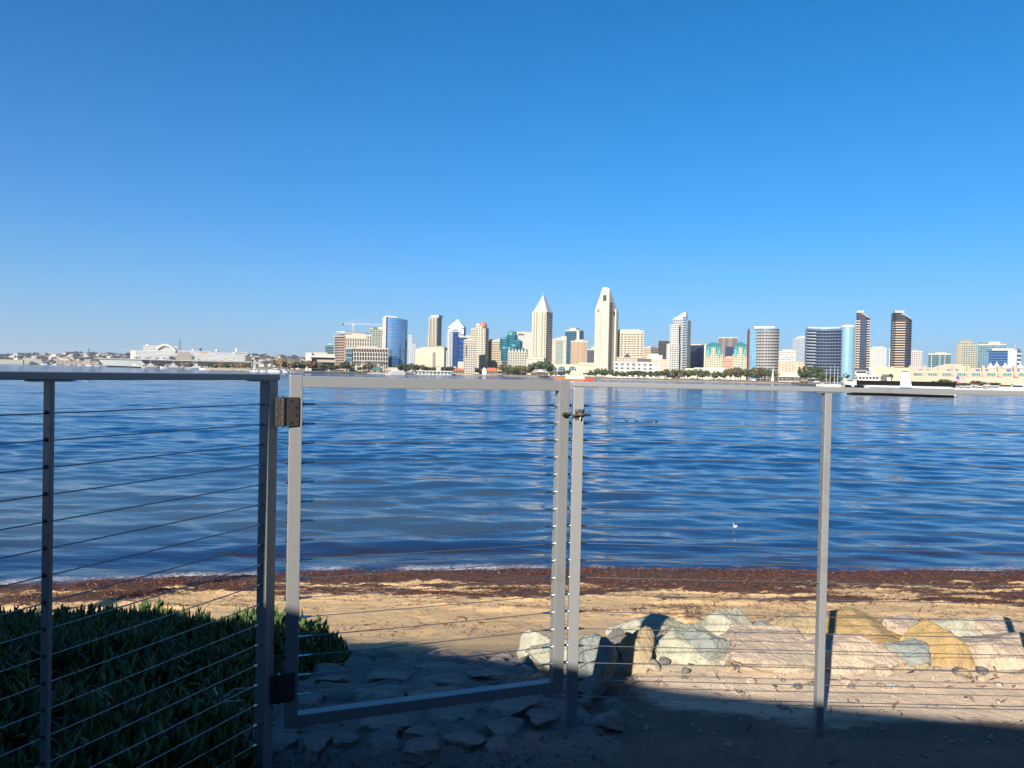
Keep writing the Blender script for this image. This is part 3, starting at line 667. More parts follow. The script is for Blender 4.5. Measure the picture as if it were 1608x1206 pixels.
# ---------------------------------------------------------------- low plants, kelp, litter
def leaves(name, mat, base, direc, length, width, bend, tri=True, parent=None, fat=0.8):
    """n fleshy finger leaves: 4 rings of 3 points and a tip, bent along their length"""
    n = len(base); d = direc / np.linalg.norm(direc, axis=1, keepdims=True)
    ref = np.where(np.abs(d[:, 2:3]) > 0.95, np.array([[1.0, 0, 0]]), np.array([[0, 0, 1.0]]))
    s = np.cross(d, ref); s /= np.linalg.norm(s, axis=1, keepdims=True); o = np.cross(s, d)
    rings = []
    for q, wv in ((0.0, 0.55), (0.3, 1.0), (0.7, 0.8), (0.93, 0.35)):
        c = base + d * (length * q)[:, None] + o * (bend * length * q * q)[:, None]
        for k in range(3):
            a = 2 * math.pi * k / 3 + 0.5
            rings.append(c + s * (math.cos(a) * width * wv)[:, None] + o * (math.sin(a) * width * wv * fat)[:, None])
    tip = base + d * length[:, None] + o * (bend * length)[:, None]
    V = np.stack(rings + [tip], 1); nv = V.shape[1]
    fs = []
    for r_ in range(3):
        for k in range(3):
            a, b = r_ * 3 + k, r_ * 3 + (k + 1) % 3; fs += [(a, b, b + 3), (a, b + 3, a + 3)]
    for k in range(3): fs.append((9 + k, 9 + (k + 1) % 3, 12))
    F = (np.array(fs)[None] + (np.arange(n) * nv)[:, None, None]).reshape(-1, 3)
    return np_mesh(name, V.reshape(-1, 3), F, mat, parent, smooth=True)
def iceplant():
    B, D_, Ln, W_, Bd = [], [], [], [], []
    n = 9500
    x = rng.uniform(-7.0, -0.8, n * 2); y = rng.uniform(1.3, 6.75, n * 2)
    right = np.interp(y, [1.3, 2.7, 3.7, 4.4, 5.2, 6.0, 6.7], [-1.0, -1.0, -1.22, -1.2, -1.12, -1.45, -1.75]) + 0.35 * fbm(y * 2.1, y * 0, 101)
    bare = (np.hypot((x + 2.05) / 0.55, (y - 3.55) / 0.45) < 1.0) & (rng.random(n * 2) < 0.85)
    keep = (x < right) & ~bare & (y < 6.55 + 0.5 * fbm(x * 2.5, x * 0, 103)); x, y = x[keep][:n], y[keep][:n]
    h = 0.06 + 0.28 * np.clip(fbm(x * 1.6, y * 1.6, 105) + 0.45, 0, 1) + 0.05 * sstep(5.4, 6.4, y)
    h *= sstep(-0.05, 0.35, right[keep][:n] - x) * 0.7 + 0.3
    z = tz(x, y)
    for j in range(6):
        ht = h * rng.uniform(0.25, 1.0, len(x)); ang = rng.uniform(0, 6.283, len(x)); up = rng.uniform(0.0, 2.2, len(x))
        B.append(np.stack([x + rng.normal(0, .022, len(x)), y + rng.normal(0, .022, len(x)), z + ht - 0.03], -1))
        D_.append(np.stack([np.cos(ang), np.sin(ang), up], -1)); Ln.append(rng.uniform(0.06, 0.115, len(x)) * (0.75 + 0.75 * vnoise(x * 3, y * 3, 107))); W_.append(rng.uniform(.011, .017, len(x))); Bd.append(rng.uniform(-0.15, 0.55, len(x)))
    k = rng.random(len(x)) < 0.055; xs, ys_, zs, hs_ = x[k], y[k], z[k], h[k]
    for j in range(9):      # upright shoots standing above the mat
        ht = hs_ + 0.011 * j - 0.03; ang = rng.uniform(0, 6.283, len(xs))
        B.append(np.stack([xs + rng.normal(0, .010, len(xs)), ys_ + rng.normal(0, .010, len(xs)), zs + ht], -1)); D_.append(np.stack([np.cos(ang), np.sin(ang), rng.uniform(1.6, 3.4, len(xs))], -1))
        Ln.append(rng.uniform(0.045, 0.085, len(xs))); W_.append(rng.uniform(.010, .015, len(xs))); Bd.append(rng.uniform(0.0, 0.5, len(xs)))
    t = NT('succulent_leaf'); gg = t.n('ShaderNodeNewGeometry'); c = t.ramp(gg.outputs['Random Per Island'], [(0.0, (0.03, 0.07, 0.018)), (0.6, (0.06, 0.125, 0.03)), (0.9, (0.10, 0.17, 0.045)), (0.96, (0.14, 0.18, 0.06)), (1.0, (0.22, 0.09, 0.05))])
    t.base(c); t.rough(0.55); t.b.inputs['Specular IOR Level'].default_value = 0.25
    o = leaves('ice_plant', t.m, np.concatenate(B), np.concatenate(D_), np.concatenate(Ln), np.concatenate(W_), np.concatenate(Bd))
    tag(o, 'dark green succulent ground cover with finger-shaped leaves behind the left railing', 'ground cover', kind='stuff')
    # sprigs creeping over the path
    px = [(500, 1062), (520, 1058), (546, 1060), (562, 1052), (480, 1086), (535, 1085), (515, 1090)]
iceplant()
def litter(name, label, pts, mat, lmin, lmax, wmin, wmax, lift):
    n = len(pts); ang = rng.uniform(0, 6.283, n); ln = rng.uniform(lmin, lmax, n); w = rng.uniform(wmin, wmax, n)
    up = rng.normal(0, 0.35, n); d = np.stack([np.cos(ang), np.sin(ang), up], -1)
    s = np.stack([-np.sin(ang), np.cos(ang), rng.normal(0, .5, n)], -1)
    c = np.array(pts) + np.array([0, 0, 1.0]) * (lift * rng.random(n))[:, None]
    bow = np.stack([-np.sin(ang), np.cos(ang), rng.normal(0, .4, n)], -1) * (ln * rng.normal(0, 0.25, n))[:, None]
    a0 = c - d * ln[:, None] / 2; b0 = c + bow; e0 = c + d * ln[:, None] / 2
    V = np.stack([a0 - s * w[:, None] * .4, a0 + s * w[:, None] * .4, b0 - s * w[:, None], b0 + s * w[:, None], e0 - s * w[:, None] * .3, e0 + s * w[:, None] * .3], 1)
    F = (np.array([(0, 2, 3, 1), (2, 4, 5, 3)])[None] + (np.arange(n) * 6)[:, None, None]).reshape(-1, 4)
    return tag(np_mesh(name, V.reshape(-1, 3), F, mat), label, name.replace('_', ' '), kind='stuff')
def gz_at(x, y):
    ix = np.clip(np.searchsorted(gx, x), 1, len(gx) - 1); iy = np.clip(np.searchsorted(gy, y), 1, len(gy) - 1); return GZ[iy, ix]
def wr_at(x, y):
    ix = np.clip(np.searchsorted(gx, x), 1, len(gx) - 1); iy = np.clip(np.searchsorted(gy, y), 1, len(gy) - 1); return wrack[iy, ix]
def kelp():
    t = NT('dry_kelp'); gg = t.n('ShaderNodeNewGeometry'); t.base(t.ramp(gg.outputs['Random Per Island'], [(0, (0.022, 0.009, 0.004)), (0.5, (0.10, 0.033, 0.012)), (0.85, (0.23, 0.075, 0.025)), (1, (0.36, 0.15, 0.05))])); t.rough(0.6)
    x = rng.uniform(-12, 12, 150000); y = rng.uniform(7.6, 16.2, 150000); w = wr_at(x, y)
    dens = w ** 1.5 * np.clip(0.6 + 2.4 * fbm(x * 0.9, y * 2.6, 111), 0.05, 1)
    k = rng.random(len(x)) < dens * 0.85; x, y = x[k], y[k]
    litter('kelp_wrack', 'band of red-brown dried seaweed washed up along the water line', np.stack([x, y, gz_at(x, y) + 0.004], -1), t.m, 0.02, 0.10, 0.002, 0.006, 0.05)
    x = rng.uniform(-9, 11, 22000); y = rng.uniform(6.6, 13.5, 22000); dn = np.clip(fbm(x * .7, y * 1.9, 117) * 5 + 0.0, 0.03, 1) * sstep(6.4, 10.5, y)
    k = rng.random(len(x)) < dn; x, y = x[k], y[k]
    litter('seaweed_scraps', 'scattered thin scraps of brown seaweed on the dry sand', np.stack([x, y, gz_at(x, y) + 0.004], -1), t.m, 0.03, 0.16, 0.002, 0.007, 0.01)
    t2 = NT('dry_leaf_litter'); gg = t2.n('ShaderNodeNewGeometry'); t2.base(t2.ramp(gg.outputs['Random Per Island'], [(0, (0.06, 0.035, 0.02)), (0.6, (0.16, 0.10, 0.06)), (1, (0.34, 0.27, 0.2))])); t2.rough(.8)
    x = rng.normal(-2.05, 0.42, 2600); y = rng.normal(3.5, 0.4, 2600); x2 = rng.uniform(-1.2, 4, 700); y2 = rng.uniform(2.4, 4.4, 700)
    x = np.concatenate([x, x2]); y = np.concatenate([y, y2])
    litter('leaf_litter', 'dry brown leaf litter in the bare patch among the succulents and on the dirt', np.stack([x, y, gz_at(x, y) + 0.008], -1), t2.m, 0.015, 0.06, 0.002, 0.006, 0.03)
    t3 = plain('pebble', (0.36, 0.33, 0.29), 0.9, 0, .4, 3)
    n = 1400; x = rng.uniform(-1.0, 5.5, n); y = rng.uniform(2.3, 5.0, n); r_ = rng.uniform(.003, .012, n) * (1 + (rng.random(n) < .05) * 1.2)
    base = np.array([(1, 0, 0), (0, 1, 0), (-1, 0, 0), (0, -1, 0), (0.2, .1, .8), (0, 0, -.6)]); V = base[None] * r_[:, None, None] * rng.uniform(.6, 1.3, (n, 6, 1)) + np.stack([x, y, gz_at(x, y) + r_ * .2], -1)[:, None, :]
    F = (np.array([(0, 1, 4), (1, 2, 4), (2, 3, 4), (3, 0, 4), (1, 0, 5), (2, 1, 5), (3, 2, 5), (0, 3, 5)])[None] + (np.arange(n) * 6)[:, None, None]).reshape(-1, 3)
    tag(np_mesh('gravel', V.reshape(-1, 3), F, t3, smooth=True), 'small loose gravel on the shaded dirt', 'gravel', kind='stuff')
kelp()
M_TWIG = plain('silver_driftwood', (0.46, 0.42, 0.40), 0.8, 0, .25, 30)
for lab, pts in (('forked silvery dry branch lying in the bare patch of the succulents', [(168, 1105), (185, 1112), (205, 1125), (222, 1150)]),
                 ('short pale dry twig near the lower hinge among the succulents', [(302, 1120), (325, 1122), (345, 1100), (360, 1092)])):
    w = [hit(a, b, 0.10) for a, b in pts]; root = empty('dry_branch', w[0], 0, lab, 'branch', 'dry branches in the succulents')
    m = MB(); m.tube([p - w[0] for p in w], [.010, .009, .007, .003], 7); st = m.build('stem', M_TWIG, root, smooth=True)
    for k in (1, 2):
        for s in (-1, 1):
            q = w[k] - w[0]; m = MB(); m.tube([q, q + Vector((.05 * s, .06, .03)), q + Vector((.09 * s + .03, .10, .02))], [.006, .004, .002], 6); m.build('twig', M_TWIG, root, smooth=True)
wp = hit(549, 1024, 0.03)
bm_ = rock_mesh((0.09, 0.07, 0.07), 77, 14, 3, 0.25); bm_.materials.append(plain('crumpled_wrapper', (0.45, 0.50, 0.72), .35, 0, .4, 25)); o = bpy.data.objects.new('wrapper', bm_); COL.objects.link(o); o.location = wp
tag(o, 'crumpled pale blue wrapper on the sand at the edge of the succulents', 'litter')

# ---------------------------------------------------------------- what stands behind the viewer: it throws the shade over the path and plants
def back_house():
    """an unseen house; dark walls and covered terrace added to block sky light; the edge of the terrace roof passes just above and behind the viewer"""
    ye = -0.7; prof = []
    for px, py in ((1608, 1140), (1330, 1112), (1060, 1082), (800, 1041), (540, 1011)):
        p = hit(px, py); t_ = (p.y - ye) / math.cos(SUN_AZ); prof.append((p.x - t_ * math.sin(SUN_AZ), p.z + t_ * math.tan(SUN_EL)))
    prof.sort(); a, b = prof[0], prof[-1]
    prof = [(a[0] - 4.5, a[1] + 0.35), (a[0] - 2.2, a[1] + 0.3)] + prof + [(b[0] + 3, b[1] - .2), (b[0] + 9, b[1] - .35)]
    root = empty('beach_house', (0, 0, GROUND_F), 0, 'unseen dark house behind the viewpoint, its covered terrace and wing added for shade', 'house')
    top = [(x, z - GROUND_F) for x, z in prof]
    m = MB(); m.prism(([(x, z - 0.16) for x, z in top] + list(reversed(top))), ye, -9.0); m.build('roof', plain('dark_shingles', (0.07, 0.065, 0.06), .9), root)
    m = MB(); m.prism([(top[0][0] + .3, -.3), (top[-1][0] - .3, -.3)] + [(x, z - 0.17) for x, z in reversed(top)], -1.3, -8.6); m.build('wall', plain('dark_siding', (0.07, 0.062, 0.058), .8), root)
    for x0, x1, y1 in ((4.6, 10, 1.6),):
        m = MB(); m.box(x0, x1, -8.55, y1, -.3, 3.0); m.build('added_shade_wing', plain('dark_shade_wing', (0.07, 0.062, 0.058), .8), root)  # unseen wing, added to cut sky light from the right and deepen shade
    m = MB(); m.box(0.4, 1.4, -1.3, -1.24, 0, 2.1); m.build('door', plain('brown_door', (0.10, 0.06, 0.035), .6), root)
back_house()
def back_pole():
    root = empty('light_pole', (-12.4, -1.2, GROUND_F), 0, 'wooden light pole behind the viewpoint, its shadow falling over the kelp', 'pole')
    m = MB(); m.tube([(0, 0, -.3), (0, 0, 3), (0, 0, 5.4)], [.17, .16, .14], 12); m.build('shaft', plain('weathered_pole', (.16, .12, .09), .9, 0, .3, 6), root)
    m = MB(); m.lathe([(.16, 5.4), (.26, 5.5), (.24, 5.75), (.05, 5.9)], 0, 0, 12); m.build('lamp_head', M_BLACK, root)
back_pole()

# ---------------------------------------------------------------- far things: frames that turn photo pixels into local metres at a real distance
class Fr:
    """a local frame standing at column px and depth Y: x along the front, y away from the viewer, z up"""
    def __init__(s, px, Y, base=LAND, yaw=0.0):
        s.px, s.Y, s.base = px, Y, base
        p = P(px, hor(px), Y); s.o = Vector((p.x, p.y, base)); s.phi = math.atan2(p.x, p.y); s.rz = yaw - s.phi
        s.ax = Vector((math.cos(s.rz), math.sin(s.rz), 0)); s.ay = Vector((-math.sin(s.rz), math.cos(s.rz), 0))
    def on(s, px, py, y=0.0):
        """local x, z where the ray meets the plane parallel to the front at local y"""
        d = ray(px, py); o = s.o + s.ay * y; k = (o - EYE).dot(s.ay) / d.dot(s.ay); q = EYE + d * k - s.o
        return q.dot(s.ax), q.z
    def x(s, px, py=560, y=0.0): return s.on(px, py, y)[0]
    def z(s, px, py, y=0.0): return s.on(px, py, y)[1]
    def dep(s, px, py=560, x=0.0):
        d = ray(px, py); o = s.o + s.ax * x; k = (o - EYE).dot(s.ax) / d.dot(s.ax); return (EYE + d * k - o).dot(s.ay)
    def root(s, name, label, cat, group=None):
        return empty(name, s.o, s.rz, label, cat, group)

CREAM, WARM, WHITE, PINK = (.62, .57, .47), (.56, .50, .38), (.66, .63, .57), (.62, .50, .41)
def FM(nm, wall, glass=(.06, .08, .10), wu=.55, wv=.5, **k): return facade(nm, wall, glass, wu, wv, **k)
M_ROOF = plain('flat_roof_gravel', (.42, .40, .37), .9, 0, .15, .2)
M_CREAM = plain('cream_stucco', (.48, .45, .365), .85, 0, .08, .06); M_WHITE = plain('white_paint', (.54, .525, .49), .7, 0, .06, .08)
M_DARK = plain('dark_grey_paint', (.045, .045, .05), .6, 0, .2, .1); M_REDTILE = plain('red_roof_tile', (.46, .13, .06), .85, 0, .25, .5)
M_GREYROOF = plain('grey_shingle', (.30, .27, .23), .9, 0, .2, .3); M_TEAL = plain('teal_metal', (.05, .24, .25), .45, .2, .2, .2)
M_SILVER = plain('silver_roof', (.44, .46, .48), .45, .4, .1, .1); M_BEIGE = plain('beige_concrete', (.40, .345, .27), .85, 0, .1, .08)
def building(name, label, x0, x1, yt, Y, mat, xs=None, left=False, yaw=22, bay=4.0, fl=3.6, depth=None, roof=True, cat='building', group=None, pent=None):
    """a block whose front spans x0..x1 (or up to the corner column xs, the other face filling the rest)"""
    if xs is None: cx, yw = (x0 + x1) / 2, 0.0
    else: cx, yw = xs, R(yaw if left else -yaw)
    f = Fr(cx, Y, LAND, yw); ym = (yt + 580) / 2
    if xs is None: xa, xb, d = f.x(x0, ym), f.x(x1, ym), depth or min(30.0, max(10, (x1 - x0) * Y / FPX * .8))
    elif left: xa, xb, d = 0.0, f.x(x1, ym), abs(f.dep(x0, ym))
    else: xa, xb, d = f.x(x0, ym), 0.0, abs(f.dep(x1, ym))
    f.xa, f.xb, f.d = xa, xb, d; f.H = f.z(cx, yt); f.r = f.root(name, label, cat, group)
    if mat is not None:
        m = MB(); m.box(xa, xb, 0, d, -3, f.H, bay, fl); m.build('wall', mat, f.r)
    if roof:
        m = MB(); w = xb - xa; q = pent or (.25, .75, 3.2)
        m.box(xa + w * q[0], xa + w * q[1], d * .25, d * .75, f.H - .3, f.H + q[2]); m.build('rooftop_plant', M_ROOF, f.r)
        m = MB()
        for a in ((xa - .15, xb + .15, -.15, .35), (xa - .15, xb + .15, d - .35, d + .15), (xa - .15, xa + .35, .37, d - .37), (xb - .35, xb + .15, .37, d - .37)): m.box(a[0], a[1], a[2], a[3], f.H - 1.0, f.H + .9)
        m.build('parapet', M_BEIGE if mat is None else M_CREAM, f.r)
    return f
def bx(f, name, mat, x0, x1, yt, yb, y0=-.6, y1=6, bay=4, fl=3.6):
    """a box part on the front given in photo pixels"""
    m = MB(); a, zt_ = f.on(x0, yt); b, zb_ = f.on(x1, yb); c = f.z((x0 + x1) / 2, yt); e = f.z((x0 + x1) / 2, yb)
    m.box(a, b, y0, y1, e, c, bay, fl); return m.build(name, mat, f.r)
def bands(f, name, mat, xa, xb, z0, z1, step, th, y0=-1.3, y1=.4):
    z = z1
    while z > z0: m = MB(); m.box(xa, xb, y0, y1, z - th, z); m.build(name, mat, f.r); z -= step

# --- the long row of towers, left to right
f = building('pavilion', 'low white pavilion with curved flat roof at the left end of the skyline', 480, 525, 557, 880, FM('pav', WHITE, (.10, .13, .15), .5, .6), depth=40, bay=6, fl=5)
bx(f, 'entrance_block', M_WHITE, 480, 489, 554, 584, -8, 0); bx(f, 'roof_slab', M_WHITE, 487, 526, 558.5, 561.5, -10, 12)
bx(f, 'balcony', M_BEIGE, 498, 527, 565, 569, -7, 0); bx(f, 'glass_front', FM('pavglass', (.4, .4, .38), (.10, .17, .20), .85, .85, gm=.6), 491, 505, 568, 579, -6, 0)
f = building('office_block', 'small dark teal office block left of the unfinished concrete tower', 510.5, 524, 542, 1250, FM('tealoff', (.12, .20, .22), (.05, .09, .10), .6, .6, gm=.5))
bx(f, 'roof_crown', M_TEAL, 511.5, 523.5, 541.5, 545, -1, 8)
# unfinished concrete frame
f = building('unfinished_tower', 'unfinished concrete tower with open dark floors and a lattice roof under the crane', 525, 584, 529, 1120, FM('unfin', (.34, .31, .29), (.08, .075, .08), .75, .6), xs=541, left=True, yaw=35, fl=3.9, roof=False)
z = 2
while z < f.H + 6: m = MB(); m.box(-2.2, f.xb, -.8, f.d + .5, z, z + 1.0); m.build('floor_slab', M_BEIGE, f.r); z += 3.9
m = MB(); zt_ = f.z(541, 520)
for k in range(18): m.box(f.xb * k / 17 - .25, f.xb * k / 17 + .25, -1.5, 24, zt_ - 1, zt_)
m.box(-2, f.xb + 1, -2, -1.4, zt_ - 1.6, zt_); m.build('lattice_roof', M_WHITE, f.r)
m = MB(); m.box(-.7, -.1, 1, f.d * .5, 2, f.H - 3); m.build('red_scaffold', plain('red_brown_mesh', (.16, .06, .05), .8, 0, .3, .3), f.r)
f = building('courthouse', 'cream block with rows of slim windows under the lattice roof', 541, 583.5, 526.5, 1080, FM('court', CREAM, (.12, .11, .11), .42, .72), bay=3.4, fl=5.2)
bx(f, 'crown_wall', M_CREAM, 543, 575, 527, 532, -.8, 2)
f = building('office_block', 'long white block with a bold grid of dark windows in front of the cream block', 543, 609.5, 547, 1000, FM('gridw', WHITE, (.05, .05, .055), .62, .72), bay=3.6, fl=5.6)
bx(f, 'glass_corner', FM('gridg', (.5, .5, .5), (.10, .20, .26), .96, .75, gm=.6), 543.5, 553, 547.5, 569, -1.2, 3, 9, 6); bx(f, 'upper_windows', FM('gridu', (.55, .42, .36), (.05, .045, .045), .6, .95), 554.5, 608.5, 548, 552.5, -.5, 2, 3.6, 6)
f = building('podium', 'cream podium with palms at the foot of the white grid block', 550, 603, 570, 940, FM('pod', CREAM, (.22, .26, .25), .6, .65), bay=7, fl=5, depth=14, roof=False)
bx(f, 'arched_portal', M_CREAM, 567, 578, 568, 582, -3, 3)
f = building('apartment_tower', 'pale green and yellow glass tower beside the curved blue glass tower', 580, 606, 516, 1300, FM('greenyel', (.56, .58, .46), (.16, .28, .26), .72, .6, gm=.4), xs=None, bay=4.5, fl=3.4)
bx(f, 'yellow_panel', plain('pale_yellow', (.66, .60, .34), .7), 593.5, 604.5, 514, 517.5, -1, 10); bx(f, 'yellow_panel', FM('yelp', (.64, .60, .34), (.2, .3, .26), .5, .5), 600, 606, 527, 546, -1, 4)
bx(f, 'rooftop_lift_room', FM('liftr', (.2, .3, .28), (.1, .16, .16), .7, .6), 586, 593, 513.5, 517, -.5, 10)
# curved blue glass tower, slanted top
def glass_mat(nm, c, line=(.30, .36, .42), wu=.94, wv=.86, rough=.06, metal=.85):
    return facade(nm, line, c, wu, wv, gm=metal, gr=rough, wr=.4, var=.12)
f = Fr(622, 1060, LAND, R(12)); f.r = f.root('glass_tower', 'tall curved blue glass tower with a slanting top left of the beige tower', 'skyscraper')
m = MB(); xa, xb = f.x(605.5, 530), f.x(640, 530); pl, zs = [], []
for k in range(11):
    q = k / 10; x = xa + (xb - xa) * q; pl.append((x, 5.5 * (q - .5) ** 2 * 4 - 4)); zs.append(f.z(605.5 + 34.5 * q, 497 + 5.5 * q))
pl += [(xb, 22), (xa, 22)]; zs += [zs[-1], zs[0]]
m.plan(pl, -3, zs, 3.0, 3.4, True); m.build('glass_wall', glass_mat('blueglass', (.16, .36, .68), (.28, .42, .6), .95, .9), f.r)
m = MB(); m.box(xa - .8, xa + .2, -2, 20, 0, zs[0] + .5); m.build('corner_fin', M_WHITE, f.r)
m = MB(); m.plan([(xa - .5, 1.6), (xa + 16, -1.5), (xa + 16, 1), (xa - .5, 4)], zs[0] - 1, [zs[0] + 1.5, zs[2] + 1.2, zs[2] + 1.2, zs[0] + 1.5]); m.build('parapet', M_WHITE, f.r)
M_GB = plain('grey_balcony', (.30, .34, .40), .5)
for k in range(22):
    z = zs[0] - 14 - k * 3.4; m = MB(); m.box(xa + 5 + (k % 3), xa + 8.2, -3.6, 0, z, z + 1.1); m.build('balcony', M_GB, f.r)
# tower crane
f = Fr(553.5, 1140); f.r = f.root('tower_crane', 'white tower crane above the unfinished concrete tower', 'crane')
def lattice(mb, a, b, w, n):
    a, b = Vector(a), Vector(b); t = (b - a).normalized(); s = Vector((0, 1, 0)); o = t.cross(s)
    c = [(s * i + o * j) * w / 2 for i in (-1, 1) for j in (-1, 1)]
    for q in c: mb.tube([a + q, b + q], .22, 4)
    for k in range(n):
        p, r_ = a.lerp(b, k / n), a.lerp(b, (k + 1) / n)
        mb.tube([p + c[0], r_ + c[1]], .14, 4); mb.tube([p + c[2], r_ + c[3]], .14, 4); mb.tube([p + c[0], r_ + c[2]], .14, 4)
zj = f.z(553.5, 508.5)
m = MB(); lattice(m, (0, 0, 0), (0, 0, zj), 2.2, 30); m.build('mast', M_WHITE, f.r)
m = MB(); lattice(m, (0, 0, zj), (f.x(602, 508.5), 0, zj), 1.6, 22); m.build('jib', M_WHITE, f.r)
m = MB(); lattice(m, (0, 0, zj), (f.x(538, 508), 0, zj), 1.6, 7); m.build('counter_jib', M_WHITE, f.r)
m = MB(); m.box(f.x(538, 508), f.x(540, 508), -1, 1, zj - 3, zj + .8); m.build('counterweight', M_DARK, f.r)
m = MB(); m.box(-1.3, 1.6, -1.6, -.2, zj - 2.5, zj); m.build('cab', M_WHITE, f.r)
m = MB(); m.tube([(-.8, 0, zj), (0, 0, zj + 6.5)], .35, 5); m.tube([(0, 0, zj + 6.5), (f.x(575, 508), 0, zj + 1)], .12, 4); m.tube([(0, 0, zj + 6.5), (f.x(540, 508), 0, zj + 1)], .12, 4); m.build('apex', M_WHITE, f.r)
f = building('apartment_tower', 'slim white tower just right of the curved blue glass tower', 640.5, 646.5, 527, 1500, FM('slimw', (.62, .66, .70), (.22, .30, .38), .55, .5), fl=3.4, pent=(.2, .8, 2)); 
f = building('apartment_tower', 'shorter slim grey white tower left of the cream waterfront hotel', 646.5, 652.5, 541, 1480, FM('slimg', (.60, .63, .66), (.2, .27, .34), .6, .5), fl=3.4, pent=(.2, .8, 1))
# tall beige condominium
f = building('apartment_tower', 'tall beige tower with striped columns behind the cream waterfront hotel', 674, 693, 498.5, 1350, FM('beiget', (.56, .50, .40), (.13, .12, .11), .55, .62), xs=685, yaw=30, fl=3.3, bay=3.2)
bx(f, 'lower_wing', FM('beigel', (.64, .57, .45), (.16, .15, .14), .5, .45), 671, 676, 524, 552, 2, 12, 3, 3.3)
m = MB()
for px in (674.3, 679.5, 684.5): a = f.x(px, 520); m.box(a - .8, a + .8, -1.2, .2, 0, f.H + 1)
m.build('column_strip', M_CREAM, f.r); bx(f, 'crown', M_SILVER, 676, 688, 494.5, 499, 2, 16)
# cream waterfront hotel
f = building('hotel', 'wide cream hotel with stepped roof in front of the tall beige tower', 652.5, 700, 549, 1050, FM('whotel', (.70, .64, .48), (.34, .30, .24), .34, .38), xs=697, yaw=20, fl=3.3, bay=4.0, roof=False)
bx(f, 'upper_storey', FM('whotel2', (.70, .64, .48), (.36, .32, .25), .3, .3), 660, 697, 545.5, 549.5, 1, 14); bx(f, 'gable_dormer', M_CREAM, 655, 661, 547, 556, -.6, 6)
bx(f, 'window_strip', FM('wstrip', (.40, .38, .34), (.2, .2, .2), .6, .6), 679.5, 684, 553, 577, -.4, 2)
m = MB(); a, b = f.x(667, 545), f.x(697, 545); zz = f.z(682, 545.5); m.pyramid([(a, 1), (b, 1), (b, 14), (a, 14)], zz, [(a + 6, 7, zz + 2.4), (b - 4, 7, zz + 2.4)]); m.build('roof', M_BEIGE, f.r)
# pointed-roof tower
f = building('skyscraper', 'white and blue tower with a pointed silver pyramid roof', 703, 731, 514, 1250, FM('ptower', (.60, .62, .63), (.07, .11, .17), .62, .6, gm=.5), xs=727, yaw=20, bay=3.6, fl=3.6, roof=False, cat='skyscraper')
m = MB(); a, b, d = f.xa, f.xb, f.d; zz = f.H; za = f.z(719, 501); mx_ = (a + b) / 2
m.pyramid([(a, 0), (b, 0), (b, d), (a, d)], zz + .02, [(mx_ + 1, d * .45, za)]); m.build('pyramid_roof', M_SILVER, f.r)
m = MB(); za2 = f.z(719, 509); m.prism([(a, zz - 12), (mx_, za2 - 7), (b, zz - 12), (b, zz - 5), (mx_, za2), (a, zz - 5)], -.9, .6); m.build('gable_trim', M_SILVER, f.r)
m = MB(); m.tube([(mx_ + 1, d * .45, za - 1), (mx_ + 1, d * .45, za + 2)], .25, 6); m.build('spire', M_SILVER, f.r)
m = MB(); m.box(a - 1.5, a + 5, -.6, .5, 0, zz - 12, 3.2, 3.4); m.build('white_bay', FM('ptb', (.66, .66, .64), (.13, .16, .2), .5, .5), f.r)
f = building('office_tower', 'deep blue glass slab in front of the pointed-roof tower', 717, 741, 529, 1150, glass_mat('deepblue', (.035, .13, .38), (.09, .16, .32), .92, .9), bay=3, fl=7, depth=18, pent=(.55, .9, 3))
bx(f, 'glass_fin', glass_mat('deepblue2', (.03, .10, .30), (.05, .10, .25)), 711.5, 718.5, 521.5, 575, -2.5, 5)
bx(f, 'terrace_base', M_CREAM, 719, 742, 568, 580, -8, 1)
# red dome condominium
f = building('apartment_tower', 'cream tower of many balconies with a red domed roof', 739, 767, 515, 1050, FM('reddome', (.68, .62, .50), (.12, .14, .15), .5, .5), xs=761, yaw=25, bay=3.4, fl=3.1, roof=False)
bands(f, 'balcony', M_CREAM, f.x(740, 540), f.x(749, 540), 4, f.H - 2, 3.1, 1.0); bx(f, 'round_bay', FM('rb', (.70, .64, .52), (.13, .15, .16), .5, .5), 749.5, 757, 511.5, 580, -1.6, 6, 2.6, 3.1)
a = f.x(756.5, 510); zz = f.z(756, 510); m = MB(); m.lathe([(5.2, zz - 4), (5.2, zz), (4.9, zz + 1.0), (3.2, zz + 3.6), (.6, zz + 5.2)], a, 5.5, 16); m.build('dome', plain('red_dome_tile', (.50, .16, .09), .7, 0, .15, .3), f.r, smooth=True)
m = MB(); m.box(a - 9, a - 4, 1, 8, f.H - 1, zz + 2); m.build('lift_tower', M_CREAM, f.r)
f = building('apartment_tower', 'lower cream wing with white balconies left of the red domed tower', 728, 746, 534.5, 1000, FM('rdw', (.68, .62, .50), (.14, .15, .16), .55, .5), bay=3.4, fl=3.1)
bands(f, 'balcony', M_WHITE, f.x(733.5, 550), f.x(746, 550), 4, f.H - 3, 3.1, .9); bx(f, 'recess', M_DARK, 731.5, 733.5, 542, 560, -.3, 1)
f = building('office_block', 'cream and yellow gridded block with a dark shaded side left of the teal turrets', 766.5, 798, 535.5, 1056, FM('yelgrid', (.68, .58, .40), (.12, .12, .12), .6, .55), xs=787.5, yaw=40, bay=3.2, fl=3.3)
bx(f, 'penthouse_roof', M_GREYROOF, 766.5, 778, 532.5, 536, 3, 14); bx(f, 'yellow_bay', FM('ybay', (.66, .48, .20), (.2, .16, .1), .5, .5), 767.5, 771.5, 540, 563, -.5, 2, 2, 3.3)
